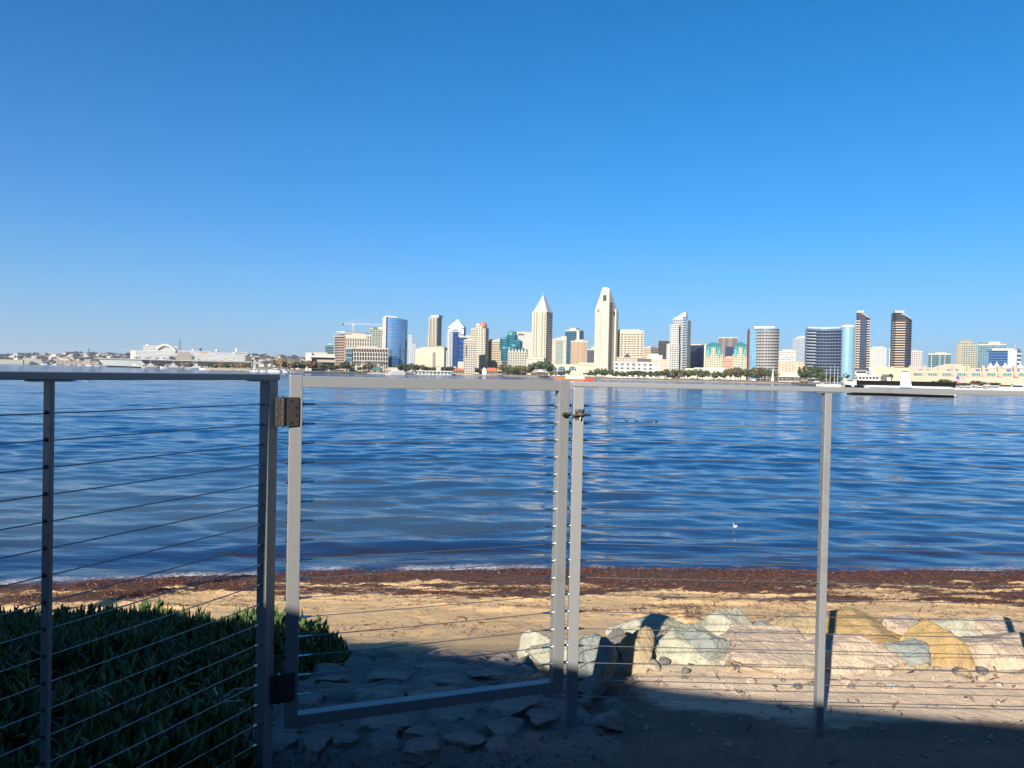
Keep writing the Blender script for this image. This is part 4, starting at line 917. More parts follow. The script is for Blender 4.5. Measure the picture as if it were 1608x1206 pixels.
# teal turrets
f = building('turreted_tower', 'cream building crowned with clustered teal glass turrets', 797, 827, 553, 1020, FM('emer', (.62, .58, .46), (.13, .18, .2), .5, .55), bay=3.4, fl=3.4, depth=26, roof=False)
GT = glass_mat('tealglass', (.03, .20, .27), (.06, .26, .30), .9, .85)
for (cx, yt, rr, yb, y0) in ((793, 528, 8.2, 545, 14), (804.5, 519, 8.4, 548, 12), (813.5, 531, 7.2, 552, 8), (808, 540, 7.0, 556, 3), (821, 546, 7.4, 558, 3), (801, 544, 6.2, 559, 1), (793.5, 543, 6.6, 562, 6)):
    a = f.x(cx, yt); zt_ = f.z(cx, yt); zb_ = f.z(cx, yb); h = zt_ - zb_
    m = MB(); pl = [(a + rr * math.cos(t * math.pi / 4 + .39), y0 + rr + rr * math.sin(t * math.pi / 4 + .39)) for t in range(8)]
    m.plan(pl, zb_ - 4, zt_ - h * .22, 2.4, 3.4, False); m.build('turret', GT, f.r)
    m = MB(); m.pyramid(pl, zt_ - h * .22 + .03, [(a, y0 + rr, zt_)]) if cx in (821, 813.5) else m.lathe([(rr * .75, zt_ - h * .22), (rr * .75, zt_ - h * .05), (rr * .4, zt_)], a, y0 + rr, 8); m.build('turret_cap', M_TEAL, f.r)
m = MB()
for k in range(6):
    a = f.xa + (f.xb - f.xa) * (k + .5) / 6; m.pyramid([(a - 2, -.4), (a + 2, -.4), (a + 2, 2), (a - 2, 2)], f.H, [(a, .8, f.H + 5)])
m.build('gable_crown', M_CREAM, f.r)
f = building('office_tower', 'plain pinkish white slab behind the teal turrets', 812, 836, 522.5, 1300, FM('pinkslab', (.66, .60, .55), (.62, .56, .51), .3, .3), xs=829, yaw=-20, left=False, roof=True, pent=(.1, .5, 1.5)) if False else building('office_tower', 'plain pinkish white slab behind the teal turrets', 811, 836, 522, 1300, FM('pinkslab', (.66, .60, .55), (.60, .54, .50), .3, .3), pent=(.05, .55, -.6))
bx(f, 'window_strip', M_DARK, 813.5, 823, 524, 526.5, -.4, 2)
# left grand hotel tower with hipped roof
f = building('hotel_tower', 'cream hotel tower with a steep white hipped roof, shorter of the two tallest', 836, 867, 489.5, 1150, FM('gh1', (.72, .67, .52), (.07, .065, .06), .46, .48), xs=856.2, yaw=26, bay=4.4, fl=3.6, roof=False, cat='skyscraper')
a, b, d = f.xa, f.xb, f.d
m = MB(); za = f.z(849, 464.5, d * .4); m.pyramid([(a + .6, .4), (b - .2, .4), (b - .2, d - .4), (a + .6, d - .4)], f.H + .02, [(a * .42, d * .28, za), (a * .40, d * .72, za - 1)]); m.build('hipped_roof', plain('pale_roof_metal', (.64, .68, .66), .5, .1, .05, .1), f.r)
m = MB(); m.tube([(a * .42, d * .28, za - 1), (a * .42, d * .28, za + 4)], .3, 6); m.build('finial', M_WHITE, f.r)
m = MB(); m.tube([(b - 1, .4, f.H + 1.0), (b - 1, -1.2, f.H + 1.0)], 2.6, 12); m.build('round_sign', M_WHITE, f.r)
bx(f, 'podium', FM('gh1p', (.70, .65, .52), (.3, .27, .22), .4, .3), 833.5, 859, 562, 583, -12, 0, 5, 6)
bx(f, 'loggia', M_DARK, 849, 857.5, 567, 570.5, -12.6, -12.1)
bx(f, 'pilaster', M_CREAM, 845.3, 846.7, 490, 562, -.8, .2); bx(f, 'pilaster', M_CREAM, 836, 837.2, 490, 562, -.8, .2)
# right grand hotel tower with wedge top
f = Fr(954, 1150, LAND, R(-30)); f.r = f.root('hotel_tower', 'tallest cream tower with a chisel-shaped top and a small dark square window', 'skyscraper')
xa = f.x(933.5, 540); dd = abs(f.dep(970, 540)); z0 = f.z(933.5, 486); zc_ = f.z(953.5, 453); zt_ = f.z(950, 451); xl = f.x(946.5, 451)
front = [(xa, -3), (0, -3), (0, zc_), (f.x(952, 451), zt_), (xl, zt_), (xa, z0)]
CH = FM('gh2', (.71, .66, .52), (.66, .61, .48), .3, .3)
zr = f.z(970, 489)   # right rear corner is lower: the top slopes back along the side
m = MB(); n = len(front); m.v = []
bk = [(xa, -3), (0, -3), (0, zr), (f.x(952, 451), zr + 2), (xl, zr + 2), (xa, min(z0, zr))]
m.add([(p[0], 0, p[1]) for p in front] + [(p[0], dd, p[1]) for p in bk], [tuple(range(n)), tuple(reversed(range(n, 2 * n)))] + [((i + 1) % n, i, n + i, n + (i + 1) % n) for i in range(n)])
m.build('wall', M_CREAM, f.r)
a = (f.x(947.3, 468), f.x(952.3, 468)); m = MB(); m.box(a[0], a[1], -.4, 1, f.z(950, 472.5), f.z(950, 463.5)); m.build('square_window', plain('dark_teal_glass', (.05, .12, .14), .15, .5), f.r)
m = MB(); a = f.x(939.5, 488); zz = f.z(939.5, 488); m.tube([(a, .5, zz), (a, -.5, zz)], 2.5, 16); m.tube([(a - 1.2, -.4, zz + .6), (a + 1.2, -.8, zz - .6)], .5, 6); m.build('round_sign', plain('bronze_sign', (.30, .22, .15), .5), f.r)
m = MB(); 
zz = f.z(943, 492); m.box(f.x(943, 520) - .7, f.x(943, 520) + .7, -.25, .5, zz - 104, zz, 1.4, 3.4)
m.build('slit_window_strip', FM('slits', (.71, .66, .52), (.05, .05, .05), .5, .42), f.r)
m = MB(); m.box(-.3, .5, dd * .06, dd * .30, 0, zc_ - 22, 3, 3.4); m.build('side_window_strip', FM('gh2s', (.40, .37, .33), (.05, .05, .05), .7, .6), f.r)
m = MB(); m.plan([(0, dd * .62), (2.6, dd * .62), (2.6, dd * .80), (0, dd * .80)], 0, zr + 6); m.build('side_fin', M_CREAM, f.r)
m = MB(); m.box(.0, .6, dd * .40, dd * .60, f.z(966, 493), f.z(966, 488)); m.build('side_opening', M_DARK, f.r)
m = MB(); m.box(1, 9, 2, dd * .5, 0, 12); m.build('glass_lobby', glass_mat('lobby', (.2, .3, .3)), f.r)
f = building('office_block', 'cream block with a tall strip of greenish glass right of the hipped-roof tower', 867, 889, 533, 1168, FM('midcream', (.66, .60, .48), (.5, .46, .38), .5, .4), bay=3.2, fl=3.5)
bx(f, 'glass_strip', FM('midglass', (.45, .50, .46), (.17, .30, .30), .7, .6, gm=.4), 873, 883, 534.5, 572, -.5, 2, 3, 3.5); bx(f, 'side_tower', M_CREAM, 881, 888.5, 528, 575, .5, 12)
f = building('office_tower', 'dark teal glass tower behind the ribbed brown block', 887, 916, 519, 1400, glass_mat('darkteal', (.03, .15, .23), (.10, .20, .26), .9, .75), xs=908, yaw=30, fl=4, bay=3.5)
bx(f, 'roof_edge', M_WHITE, 894, 903, 515, 519.5, 2, 16); bx(f, 'corner_column', M_CREAM, 906, 909.5, 519, 538, -.8, 3)
f = building('office_block', 'brown ribbed windowless block between the teal glass tower and the tallest tower', 896, 922, 536, 1150, FM('ribs', (.50, .37, .25), (.33, .23, .15), .35, 1.0, gm=0, gr=.8), bay=3.4, fl=100, depth=24)
f = building('office_block', 'dark blue shaded block left of the tallest tower', 921.5, 934, 549, 1300, FM('dblue', (.08, .10, .16), (.04, .06, .10), .6, .5), pent=(.5, .95, 6))
# seaport hall with arched glass
f = building('exhibition_hall', 'long cream hall with three arched glass windows below the brown ribbed block', 860, 934, 572, 1010, FM('hall', (.70, .64, .50), (.62, .57, .45), .3, .3), depth=30, roof=False)
for px in (869, 882, 899):
    a, b = f.x(px - 5.5, 580), f.x(px + 5.5, 580); m = MB(); zz = f.z(px, 581); zz2 = f.z(px, 576.5); w = b - a
    m.prism([(a, 0), (b, 0)] + [(a + w / 2 + w / 2 * math.cos(t * math.pi / 8), zz2 - 2 + 3 * math.sin(t * math.pi / 8)) for t in range(9)], -.5, .8); m.build('arched_window', glass_mat('hallg', (.10, .26, .34), (.5, .5, .45)), f.r)
bx(f, 'roof_edge', M_CREAM, 908, 933, 569.5, 573, -1, 20)
f = building('office_block', 'cream gridded office block right of the tallest tower', 968, 1011, 520, 1163, FM('cgrid', (.68, .60, .48), (.14, .125, .11), .72, .45), xs=1009.5, yaw=14, bay=5.2, fl=3.7, pent=(.06, .84, 3))
bx(f, 'top_band', M_CREAM, 970, 1009, 519.5, 522.5, -.6, 4)
m = MB()
for k in range(8): a = f.xa + (f.xb - f.xa) * k / 7; m.box(a - .5, a + .5, -.8, .2, 2, f.H)
m.build('pier_row', M_CREAM, f.r)
f = building('museum', 'low beige building with a small dark peaked turret behind the white square-windowed building', 968, 1008, 561, 1020, FM('beigelow', (.54, .46, .36), (.3, .25, .2), .4, .4), depth=20, roof=False)
a = f.x(985, 560); m = MB(); m.pyramid([(a - 5, 2), (a + 5, 2), (a + 5, 12), (a - 5, 12)], f.H + .02, [(a, 7, f.H + 6)]); m.build('turret_roof', M_DARK, f.r)
f = building('retail_block', 'white low building with big square windows on the waterfront right of the tallest tower', 964, 1035, 570, 900, FM('sqwin', (.74, .72, .66), (.20, .22, .22), .42, .5), bay=6.5, fl=4.6, depth=22, roof=False)
bx(f, 'roof_line', M_WHITE, 963, 1024, 568.2, 570.5, -1, 20); bx(f, 'dark_glass_roof', M_DARK, 1001, 1023, 563, 569, 5, 16); bx(f, 'end_wing', M_WHITE, 1024, 1035, 573, 588, -4, 3)
f = building('office_block', 'low beige striped block between the gridded office and the black tower', 1010, 1034, 546, 1450, FM('bstripe', (.64, .52, .38), (.34, .28, .22), 1.0, .4), xs=1021, yaw=30)
f = building('retail_block', 'pinkish low block with rounded shoulders before the black tower', 1014, 1047, 564, 980, FM('plow', (.66, .52, .42), (.6, .47, .38), .3, .3), depth=26, roof=False)
bx(f, 'upper_storey', plain('pink_stucco', (.66, .53, .43), .85), 1016, 1040, 557.5, 564.5, 2, 22); bx(f, 'roof_hump', plain('pink_stucco_light', (.70, .58, .48), .85), 1019, 1034, 555.5, 558, 4, 18)
f = building('office_tower', 'plain black office tower left of the white tower with the slanted roof', 1033.5, 1056, 536, 1300, facade('blacktower', (.035, .035, .042), (.025, .025, .03), .6, .5, gm=.3), roof=False)
m = MB(); m.box(f.xa - .3, f.xb + .3, -.3, f.d, f.H, f.H + 1.0); m.build('parapet', M_DARK, f.r)
# white condominium with slanted glass roof
f = building('apartment_tower', 'tall white tower with stacked balconies, a blue glass strip and a slanted roof', 1056.5, 1084, 502, 1050, FM('wslant', (.70, .70, .68), (.14, .19, .23), .72, .5), xs=1076, yaw=25, bay=3.6, fl=3.1, roof=False)
bands(f, 'balcony', M_WHITE, f.x(1066.5, 540), f.x(1073, 540), 4, f.H - 2, 3.1, 1.0); bx(f, 'glass_strip', glass_mat('wsg', (.16, .34, .46), (.5, .55, .6), .9, .7), 1073, 1076.3, 497, 581, -1.2, 3)
z = f.H - 1
while z > 3: m = MB(); m.box(-.3, 1.2, 1, f.d - .5, z - 1.0, z); m.build('balcony', M_WHITE, f.r); z -= 3.1
a, za = f.on(1057, 500.5); b, zb_ = f.on(1073.5, 491); m = MB(); m.add([(a, -.8, f.H), (b, -.8, f.H), (b, -.8, zb_), (a, -.8, za), (a, 10, f.H), (b, 10, f.H), (b, 10, zb_), (a, 10, za)], [(0, 1, 2, 3), (7, 6, 5, 4), (3, 2, 6, 7), (1, 5, 6, 2), (0, 3, 7, 4)]); m.build('slanted_roof', plain('pale_glass_roof', (.52, .60, .62), .25, .3), f.r)
m = MB(); c = f.x(1074.5, 491); m.box(b, c + 3, -1, 5, f.H, zb_ + .6); m.build('roof_fin', M_WHITE, f.r)
f2 = f; f = building('apartment_tower', 'white balcony wing stepping down at the left of the slanted-roof tower', 1046.5, 1066, 540, 1047, FM('wwing', (.70, .69, .65), (.16, .19, .2), .66, .5), bay=3.2, fl=3.1, roof=False)
bx(f, 'upper_block', FM('wwing2', (.71, .70, .66), (.18, .21, .23), .6, .5), 1052.5, 1065.5, 509, 541, 0.5, 12, 3.2, 3.1); bands(f, 'balcony', M_WHITE, f.x(1046.5, 560), f.x(1052, 560), 3, f.H - 1, 3.1, .9)
f = building('office_tower', 'dark navy glass office building right of the slanted-roof tower', 1083, 1105.5, 541, 1150, glass_mat('navy', (.03, .06, .13), (.05, .08, .13), .8, .8), xs=1100, yaw=35, fl=3.8, pent=(.2, .8, .5))
f = building('office_block', 'cream sliver behind the dark navy glass office building', 1101, 1111, 541, 1350, M_CREAM, roof=True, pent=(.2, .8, .4))
for x0, x1, yt, lab in ((1106.5, 1135, 537, 'left twin tower with a teal roof and cream lower floors'), (1150.5, 1175.5, 536.5, 'right twin tower with a teal roof, close to the grid-faced round hotel')):
    f = building('apartment_tower', lab, x0, x1, 556, 1000, FM('twin', (.66, .62, .44), (.17, .25, .22), .5, .5), bay=3.0, fl=3.1, depth=22, roof=False, group='twin teal-roofed towers')
    w = x1 - x0
    bx(f, 'teal_storeys', FM('twint', (.07, .34, .32), (.05, .13, .15), .5, .5), x0 + 2, x1 - 1.5, yt + 6, 556.5, .6, 18, 3, 3.1); bx(f, 'cream_bay', FM('twinb', (.68, .63, .46), (.2, .26, .23), .5, .5), x0 + w * .38, x0 + w * .58, yt + 9, 580, -1.4, 4, 2.6, 3.1)
    m = MB(); a, b = f.x(x0 + 4, yt), f.x(x1 - 4, yt); zz = f.z((x0 + x1) / 2, yt + 5.5); m.pyramid([(a - 2, 2), (b + 2, 2), (b + 2, 17), (a - 2, 17)], zz, [(a + 5, 9, zz + 4.6), (b - 5, 9, zz + 4.6)]); m.build('teal_roof', M_TEAL, f.r)
    for k in (0.12, 0.72):
        m = MB(); a, zt_ = f.on(x0 + w * k, yt + 12); b = f.x(x0 + w * (k + .16), yt + 12); m.box(a, b, -1.2, 3, f.z(x0, 559), zt_); m.build('teal_bay', M_TEAL, f.r)
f = building('office_tower', 'brown tower with dark vertical bands behind the twin teal-roofed towers', 1127.5, 1158, 530.5, 1450, FM('brownt', (.30, .22, .22), (.16, .12, .13), .5, .5), bay=3, fl=3.6, pent=(.1, .9, .8))
for p0, p1 in ((1129, 1133), (1138.5, 1143), (1150, 1157)): bx(f, 'dark_bay', M_DARK, p0, p1, 531, 545, -.5, 2)
bx(f, 'navy_base', plain('navy_glass', (.03, .05, .12), .2, .5), 1139, 1152, 544.5, 575, -9, 1)
f = building('office_block', 'small salmon pink block between the twin teal-roofed towers', 1136, 1151.5, 562, 1080, FM('salmon', (.60, .36, .26), (.5, .3, .22), .9, .3), depth=20, roof=False)
m = MB(); a = (f.xa + f.xb) / 2 + 2; m.lathe([(7, f.H - .1), (7, f.H + 1.5), (5, f.H + 2.4), (.5, f.H + 2.6)], a, 9, 16); m.build('round_top', plain('salmon_top', (.66, .44, .32), .8), f.r)
f = building('terrace', 'long low cream terrace wall behind the park trees below the twin towers', 1076, 1172, 579, 930, M_CREAM, depth=16, roof=False)
bx(f, 'upper_step', M_WHITE, 1090, 1140, 577.5, 580, 3, 12)
# rounded hotel with grid of balconies
def arc_plan(xa, xb, bulge, d, n=12):
    pl = [(xa + (xb - xa) * k / n, -bulge * (1 - (2 * k / n - 1) ** 2)) for k in range(n + 1)]
    return pl + [(xb - (xb - xa) * k / n, d) for k in (.0 * n, n)] if False else pl + [(xb, d), (xa, d)]
f = Fr(1200, 760, LAND, R(10)); f.r = f.root('hotel_tower', 'rounded hotel with a dense grid of white-edged balconies and a plain blue left end', 'hotel')
xa, xb = f.x(1186.5, 550), f.x(1223, 550); H = f.z(1204, 519)
m = MB(); pl = arc_plan(xa, xb, 6, 16); m.plan(pl, -3, H, 3.2, 3.1, True); m.build('wall', FM('mgrid', (.26, .26, .27), (.03, .03, .035), .72, .6), f.r)
z = H - 1.5; M_LB = plain('light_grey_balcony', (.52, .51, .49), .7)
while z > 3:
    m = MB()
    for i in range(12):
        (ax_, ay_), (bx_, by_) = pl[i], pl[i + 1]
        m.plan([(ax_ + .25, ay_ - .8), (bx_ - .25, by_ - .8), (bx_ - .25, by_ + .2), (ax_ + .25, ay_ + .2)], z, z + .75)
    m.build('balcony_row', M_LB, f.r); z -= 3.1
a, b = f.x(1177, 550), f.x(1187, 550); m = MB(); m.plan([(a, 2), (b, -1), (b, 14), (a, 14)], -3, f.z(1182, 516.5), 3, 3.1); m.build('blue_end', glass_mat('mblue', (.16, .36, .52), (.20, .38, .52), .9, .9, .25, .5), f.r)
m = MB(); m.box(a - .5, a + .2, 1, 14, 0, f.z(1177, 518)); m.build('red_edge', plain('dark_red_edge', (.22, .07, .07), .7), f.r)
m = MB(); m.plan([(a, 2.2), (b, -1.2)] + [(p[0], p[1] - .4) for p in pl[:-2]] + [(xb, 15), (a, 15)], H + .02, f.z(1200, 516) + .0, 4, 8, True); m.build('glass_crown', glass_mat('mcrown', (.10, .28, .42), (.12, .28, .42), .9, .9, .2, .5), f.r)
m = MB(); zz = f.z(1200, 516); m.plan([(f.x(1184, 513), 0), (f.x(1215, 513), -4), (f.x(1218, 513), 12), (f.x(1184, 513), 12)], zz + .02, f.z(1200, 512.6)); m.build('white_cap', M_WHITE, f.r)
# between
f = building('office_block', 'white striped block with a stepped top right of the rounded balcony hotel', 1223, 1250, 552, 1150, FM('wstripe', (.72, .69, .66), (.42, .40, .40), 1.0, .4), bay=4, fl=3.6, pent=(.2, .85, 3.5))
f = building('hotel', 'low salmon hotel in front of the white striped block', 1222, 1263, 568.5, 1000, FM('salmonh', (.68, .52, .38), (.42, .30, .22), .45, .5), bay=4, fl=3.4, roof=False)
bx(f, 'end_block', FM('salmonh2', (.68, .55, .42), (.45, .33, .25), .4, .5), 1222, 1231, 566.5, 587, -2, 6); bx(f, 'end_block', FM('salmonh3', (.70, .57, .42), (.45, .33, .25), .4, .5), 1247, 1255, 571, 587, -2, 6)
f = building('office_tower', 'grey blue tower with a domed roof left of the dark curved hotel', 1244.5, 1267, 531, 1250, FM('gbtower', (.42, .47, .53), (.17, .23, .31), .7, .6, gm=.5), bay=3, fl=3.4, roof=False)
m = MB(); a, b = f.x(1250, 530), f.x(1266, 530); m.prism([(a, f.H)] + [(b, f.H)] + [(a + (b - a) * (1 - k / 8), f.H + 4.2 * math.sin(math.pi * (0.15 + .85 * k / 8 * .9))) for k in range(9)], 2, 14); m.build('domed_roof', M_ROOF, f.r)
# dark curved hotel and blue cylinder
f = Fr(1296, 740, LAND, R(6)); f.r = f.root('hotel_tower', 'dark blue curved hotel with a white roof line beside the pale blue cylinder', 'hotel')
xa, xb = f.x(1266.5, 550), f.x(1321, 550); H = f.z(1293, 518)
n = 14; pl = [(xa + (xb - xa) * k / n, 7.5 * (1 - (2 * k / n - 1) ** 2) - 1.5 * k / n) for k in range(n + 1)] + [(xb, 20), (xa, 20)]
m = MB(); m.plan(pl, -3, H, 3.0, 3.1, True); m.build('wall', FM('mdark', (.10, .15, .24), (.025, .04, .075), .9, .62, gm=.7, gr=.1), f.r)
m = MB(); m.plan(pl, H + .02, f.z(1293, 515.2), 4, 8, True); m.build('glass_crown', glass_mat('mcrown2', (.10, .30, .46), (.12, .28, .42), .9, .95, .15, .6), f.r)
m = MB(); m.plan([(f.x(1269, 513), 3), (f.x(1293, 513), 8), (f.x(1320, 512), 2), (f.x(1320, 512), 16), (f.x(1269, 513), 16)], f.z(1293, 515.2) + .02, f.z(1293, 513.2)); m.build('white_cap', M_WHITE, f.r)
z = H - 3; M_PB = plain('pale_blue_balcony', (.50, .56, .60), .6)
while z > 3:
    m = MB()
    for i in range(0, 4):
        (ax_, ay_), (bx_, by_) = pl[i], pl[i + 1]; m.plan([(ax_ + .1, ay_ - .7), (bx_ - .1, by_ - .7), (bx_ - .1, by_ + .2), (ax_ + .1, ay_ + .2)], z, z + .8)
    m.build('balcony_row', M_PB, f.r); z -= 3.1
m = MB(); a, b = f.x(1320, 550), f.x(1343, 550); zz = f.z(1331, 513.5); rr = (b - a) / 2
m.plan([(a + rr + rr * math.cos(t * math.pi / 12), 3 + rr * .8 * math.sin(t * math.pi / 12)) for t in range(24)], -3, zz, 1.2, 3.1, True); m.build('blue_cylinder', facade('mcyl', (.30, .52, .66), (.26, .48, .63), .8, .9, gm=.25, gr=.3, var=.06), f.r)
m = MB(); m.lathe([(rr * 1.0, zz + .02), (rr * 1.0, zz + 1.6), (rr * .5, zz + 2.6)], a + rr, 3, 24, 1, .8); m.build('white_cap', M_WHITE, f.r, smooth=False)
# twin dark towers with cut-off ring tops
def ring_tower(label, x0, x1, yt, ylow, Y, yaw, vis):
    f = Fr((x0 + x1) / 2, Y, LAND, R(yaw)); f.r = f.root('hotel_tower', label, 'skyscraper', 'twin dark towers with slanted ring tops')
    xa, xb = f.x(x0, 540), f.x(x1, 540); w = (xb - xa) * .94; c = (xa + xb) / 2; d = w * .8; cut = w * .3
    pl = [(c - w / 2, cut), (c - w / 2 + cut * .4, 0), (c + w / 2 - cut, 0), (c + w / 2, cut), (c + w / 2, d), (c - w / 2, d)]
    zh, zl_ = f.z(x0, yt + 3), f.z(x1, ylow)
    zt_ = [zh, zh, zl_ + (zh - zl_) * .45, zl_, zl_, zh]
    zs = [max(0, z - 0) for z in zt_]
    m = MB(); m.plan(pl, -3, zs, 3.2, 3.2, True); m.build('wall', facade('rt' + str(int(x0)), (.10, .075, .06), (.02, .022, .03), 1.0, .55, gm=.4), f.r)
    zb_ = min(zs) - 2.5; z = zb_; M_TB = plain('tan_balcony', (.47, .375, .28), .7)
    while z > 4:
        m = MB()
        if vis == 'L': m.plan([(pl[0][0] - .5, cut), (pl[0][0] + cut * .3, -.9), (c + w * .10, -.9), (c + w * .10, .3), (pl[0][0] + cut * .4, .3)], z - 1.25, z)
        else:
            m.box(pl[0][0] - .5, c - w * .2, -.9, .3, z - 1.25, z); m.build('balcony', M_TB, f.r); m = MB(); m.box(c + w * .3, c + w / 2 + .4, -.5, cut, z - 1.25, z)
        m.build('balcony', M_TB, f.r); z -= 3.2
    m = MB(); gx0 = c + w * .12 if vis == 'L' else c - w * .18; gx1 = c + w / 2 - cut * .9 if vis == 'L' else c + w * .28
    m.box(gx0, gx1, -.7, .5, 0, zb_ + 2, 2, 3.2); m.build('glass_strip', glass_mat('rtg' + str(int(x0)), (.04, .08, .16), (.05, .08, .14), .9, .9), f.r)
    # the slanted ring: an open cream-edged loop lying on the cut
    m = MB(); zm = lambda x: zh + (zl_ - zh) * float(sstep(-.25, .5, (x - c) / w)) + .4
    m.tube([Vector((c + (w * .28) * math.cos(t) + (w * .16), -.4 + d * .28 + d * .42 * math.sin(t), zm(c + w * .28 * math.cos(t) + w * .16))) for t in [2 * math.pi * k / 20 for k in range(21)]], .55, 6, False); m.build('ring', M_CREAM, f.r)
    m = MB(); m.plan([(c - w * .46, .5), (c + w * .02, .5), (c + w * .02, d * .8), (c - w * .46, d * .8)], zh + .03, zh + (f.z(x0, yt) - f.z(x0, yt + 3))); m.build('crown', M_CREAM, f.r)
ring_tower('left of the twin dark towers with a slanted ring top, touching the pale blue cylinder', 1343, 1366, 488, 500, 960, 0, 'M')
ring_tower('right of the twin dark towers with a slanted ring top, standing clear with tan bands', 1402, 1434, 488, 502.5, 960, 12, 'L')
f = building('apartment_tower', 'pale white tower between the twin dark ring-top towers', 1366, 1392, 547, 1300, FM('pale1', (.62, .64, .62), (.28, .31, .31), .5, .5), bay=3.4, fl=3.3, pent=(.15, .85, 3.5))
f = building('apartment_tower', 'narrow pale sliver of a tower behind the right dark ring-top tower', 1396, 1404, 547, 1350, FM('pale2', (.62, .67, .68), (.45, .5, .52), .5, .5), pent=(.3, .7, .5))
f = building('apartment_tower', 'grey and white banded tower right of the right dark ring-top tower', 1431, 1448, 552, 1150, FM('pale3', (.66, .63, .60), (.20, .19, .2), .6, .5), bay=3, fl=3.3, pent=(.1, .55, 2.5))
f = building('office_block', 'teal glass block with white ribs alone beyond the convention hall', 1457.5, 1493, 556, 1150, FM('tealbl', (.14, .24, .25), (.04, .11, .14), .8, .7, gm=.6), bay=3.5, fl=3.6, pent=(.3, .8, 3))
m = MB()
for px in (1463, 1476, 1484): a = f.x(px, 560); m.box(a - .3, a + .3, -.5, .2, 0, f.H)
m.build('rib', M_WHITE, f.r)
f = building('apartment_tower', 'stepped beige and green tower right of the teal glass block', 1501, 1535, 542, 1100, FM('stepped', (.46, .46, .36), (.11, .15, .14), .62, .5), bay=3.2, fl=3.2, roof=False)
bx(f, 'upper_step', FM('stepped2', (.46, .46, .37), (.12, .16, .15), .6, .5), 1504, 1533, 538, 543, 2, 20, 3.2, 3.2); bx(f, 'top_step', FM('stepped3', (.44, .44, .36), (.14, .17, .16), .5, .5), 1508, 1526, 533.5, 539, 4, 16, 3.2, 3.2); bands(f, 'balcony', M_BEIGE, f.x(1503, 560), f.x(1511, 560), 4, f.H - 1, 3.2, .9)
f = building('apartment_tower', 'blue green glass tower behind the blue block with the white roof', 1535.5, 1579, 541, 1200, FM('bgreen', (.24, .36, .42), (.08, .19, .27), .72, .65, gm=.6), bay=3.2, fl=3.2, pent=(.2, .8, 5))
bx(f, 'corner_tower', FM('bgreen2', (.22, .33, .38), (.07, .16, .22), .7, .6, gm=.5), 1536, 1552, 537, 545, 1, 16, 3.2, 3.2)
f = building('office_block', 'blue glass block with a white roof and white end at the right', 1549, 1597, 550, 1000, glass_mat('bwhite', (.035, .14, .34), (.07, .17, .34), .95, .85), bay=3, fl=3.6, depth=20, roof=False)
bx(f, 'white_end', FM('bwe', (.72, .72, .70), (.62, .63, .63), .3, .3), 1583, 1596, 550, 575, -.8, 10); bx(f, 'white_roof', M_WHITE, 1558, 1592, 547.5, 550.4, -1.5, 16); bx(f, 'glass_side', glass_mat('bws', (.2, .4, .5)), 1549, 1552, 552, 575, -.6, 5)
m = MB(); a = f.x(1594, 545); m.tube([(a, 3, f.H - 2), (a, 3, f.z(1594, 538.5))], .35, 5); m.build('antenna', plain('red_white_antenna', (.6, .35, .3), .6), f.r)
f = building('office_block', 'slim dark and white banded block at the right end of the skyline', 1597, 1603.5, 549, 1250, FM('lastb', (.6, .6, .6), (.06, .12, .18), 1.0, .55), fl=7, roof=False)
bx(f, 'roof_slab', M_DARK, 1597, 1603, 547.5, 549.5, -1, 8)

# convention hall: cream stepped hall, vaulted roof, buttress fins, glass bays, white tent roofs
f = Fr(1490, 700, LAND); f.r = f.root('convention_hall', 'long cream convention hall with vaulted roof, slanted fins and white tent roofs', 'hall')
CC = plain('cream_concrete', (.43, .365, .275), .85, 0, .06, .05)
m = MB(); m.box(f.x(1372, 590), f.x(1680, 590), 0, 60, -2, f.z(1490, 582)); m.build('wall', CC, f.r)
m = MB(); m.box(f.x(1425, 590), f.x(1680, 590), 8, 60, f.z(1490, 582.5), f.z(1490, 577)); m.build('upper_terrace', CC, f.r)
for i, px in enumerate((1430, 1452.5, 1475, 1498, 1521, 1545, 1570, 1595, 1620)):
    a = f.x(px, 585); zt_ = f.z(px, 573.5); zl_ = f.z(px, 592); m = MB(); m.add([(a - 1.2, -6, zl_), (a + 2.2, -6, zl_), (a + .6, 8, zt_), (a - 1.8, 8, zt_), (a - 1.2, 12, zl_), (a + 2.2, 12, zl_), (a + .6, 13, zt_), (a - 1.8, 13, zt_)], [(0, 1, 2, 3), (1, 5, 6, 2), (4, 0, 3, 7), (3, 2, 6, 7), (5, 4, 7, 6), (0, 4, 5, 1)]); m.build('fin', CC, f.r)
    if i < 8:
        b, c = f.x(px + 5, 588), f.x(px + 18.5, 588); m = MB(); m.box(b, c, -.5, 4, f.z(px + 10, 590.5), f.z(px + 10, 585.5), 1.6, 3); m.build('window', glass_mat('cg%d' % i, (.16, .42, .42), (.5, .5, .42), .8, .8), f.r)
        m = MB(); q = f.x(px + (4 if i % 2 else 15), 580); m.box(q - 1.6, q + 1.6, 6, 9, f.z(px + 10, 581.6), f.z(px + 10, 579.4)); m.build('banner', plain('blue_banner_%d' % i, (.05, .12, .48), .7), f.r)
m = MB(); a, b = f.x(1461, 576), f.x(1530, 576); zb_ = f.z(1495, 580)
m.prism([(b, zb_ - 1), (a, zb_ - 1)][::-1] + [(b - (b - a) * k / 16, zb_ + 5.4 * math.sin(math.pi * k / 16) ** .7) for k in range(17)], 10, 50); m.build('vaulted_roof', plain('vault_cream', (.42, .355, .28), .8), f.r)
TENT = plain('white_tent_fabric', (.66, .66, .64), .7, 0, .03, .1)
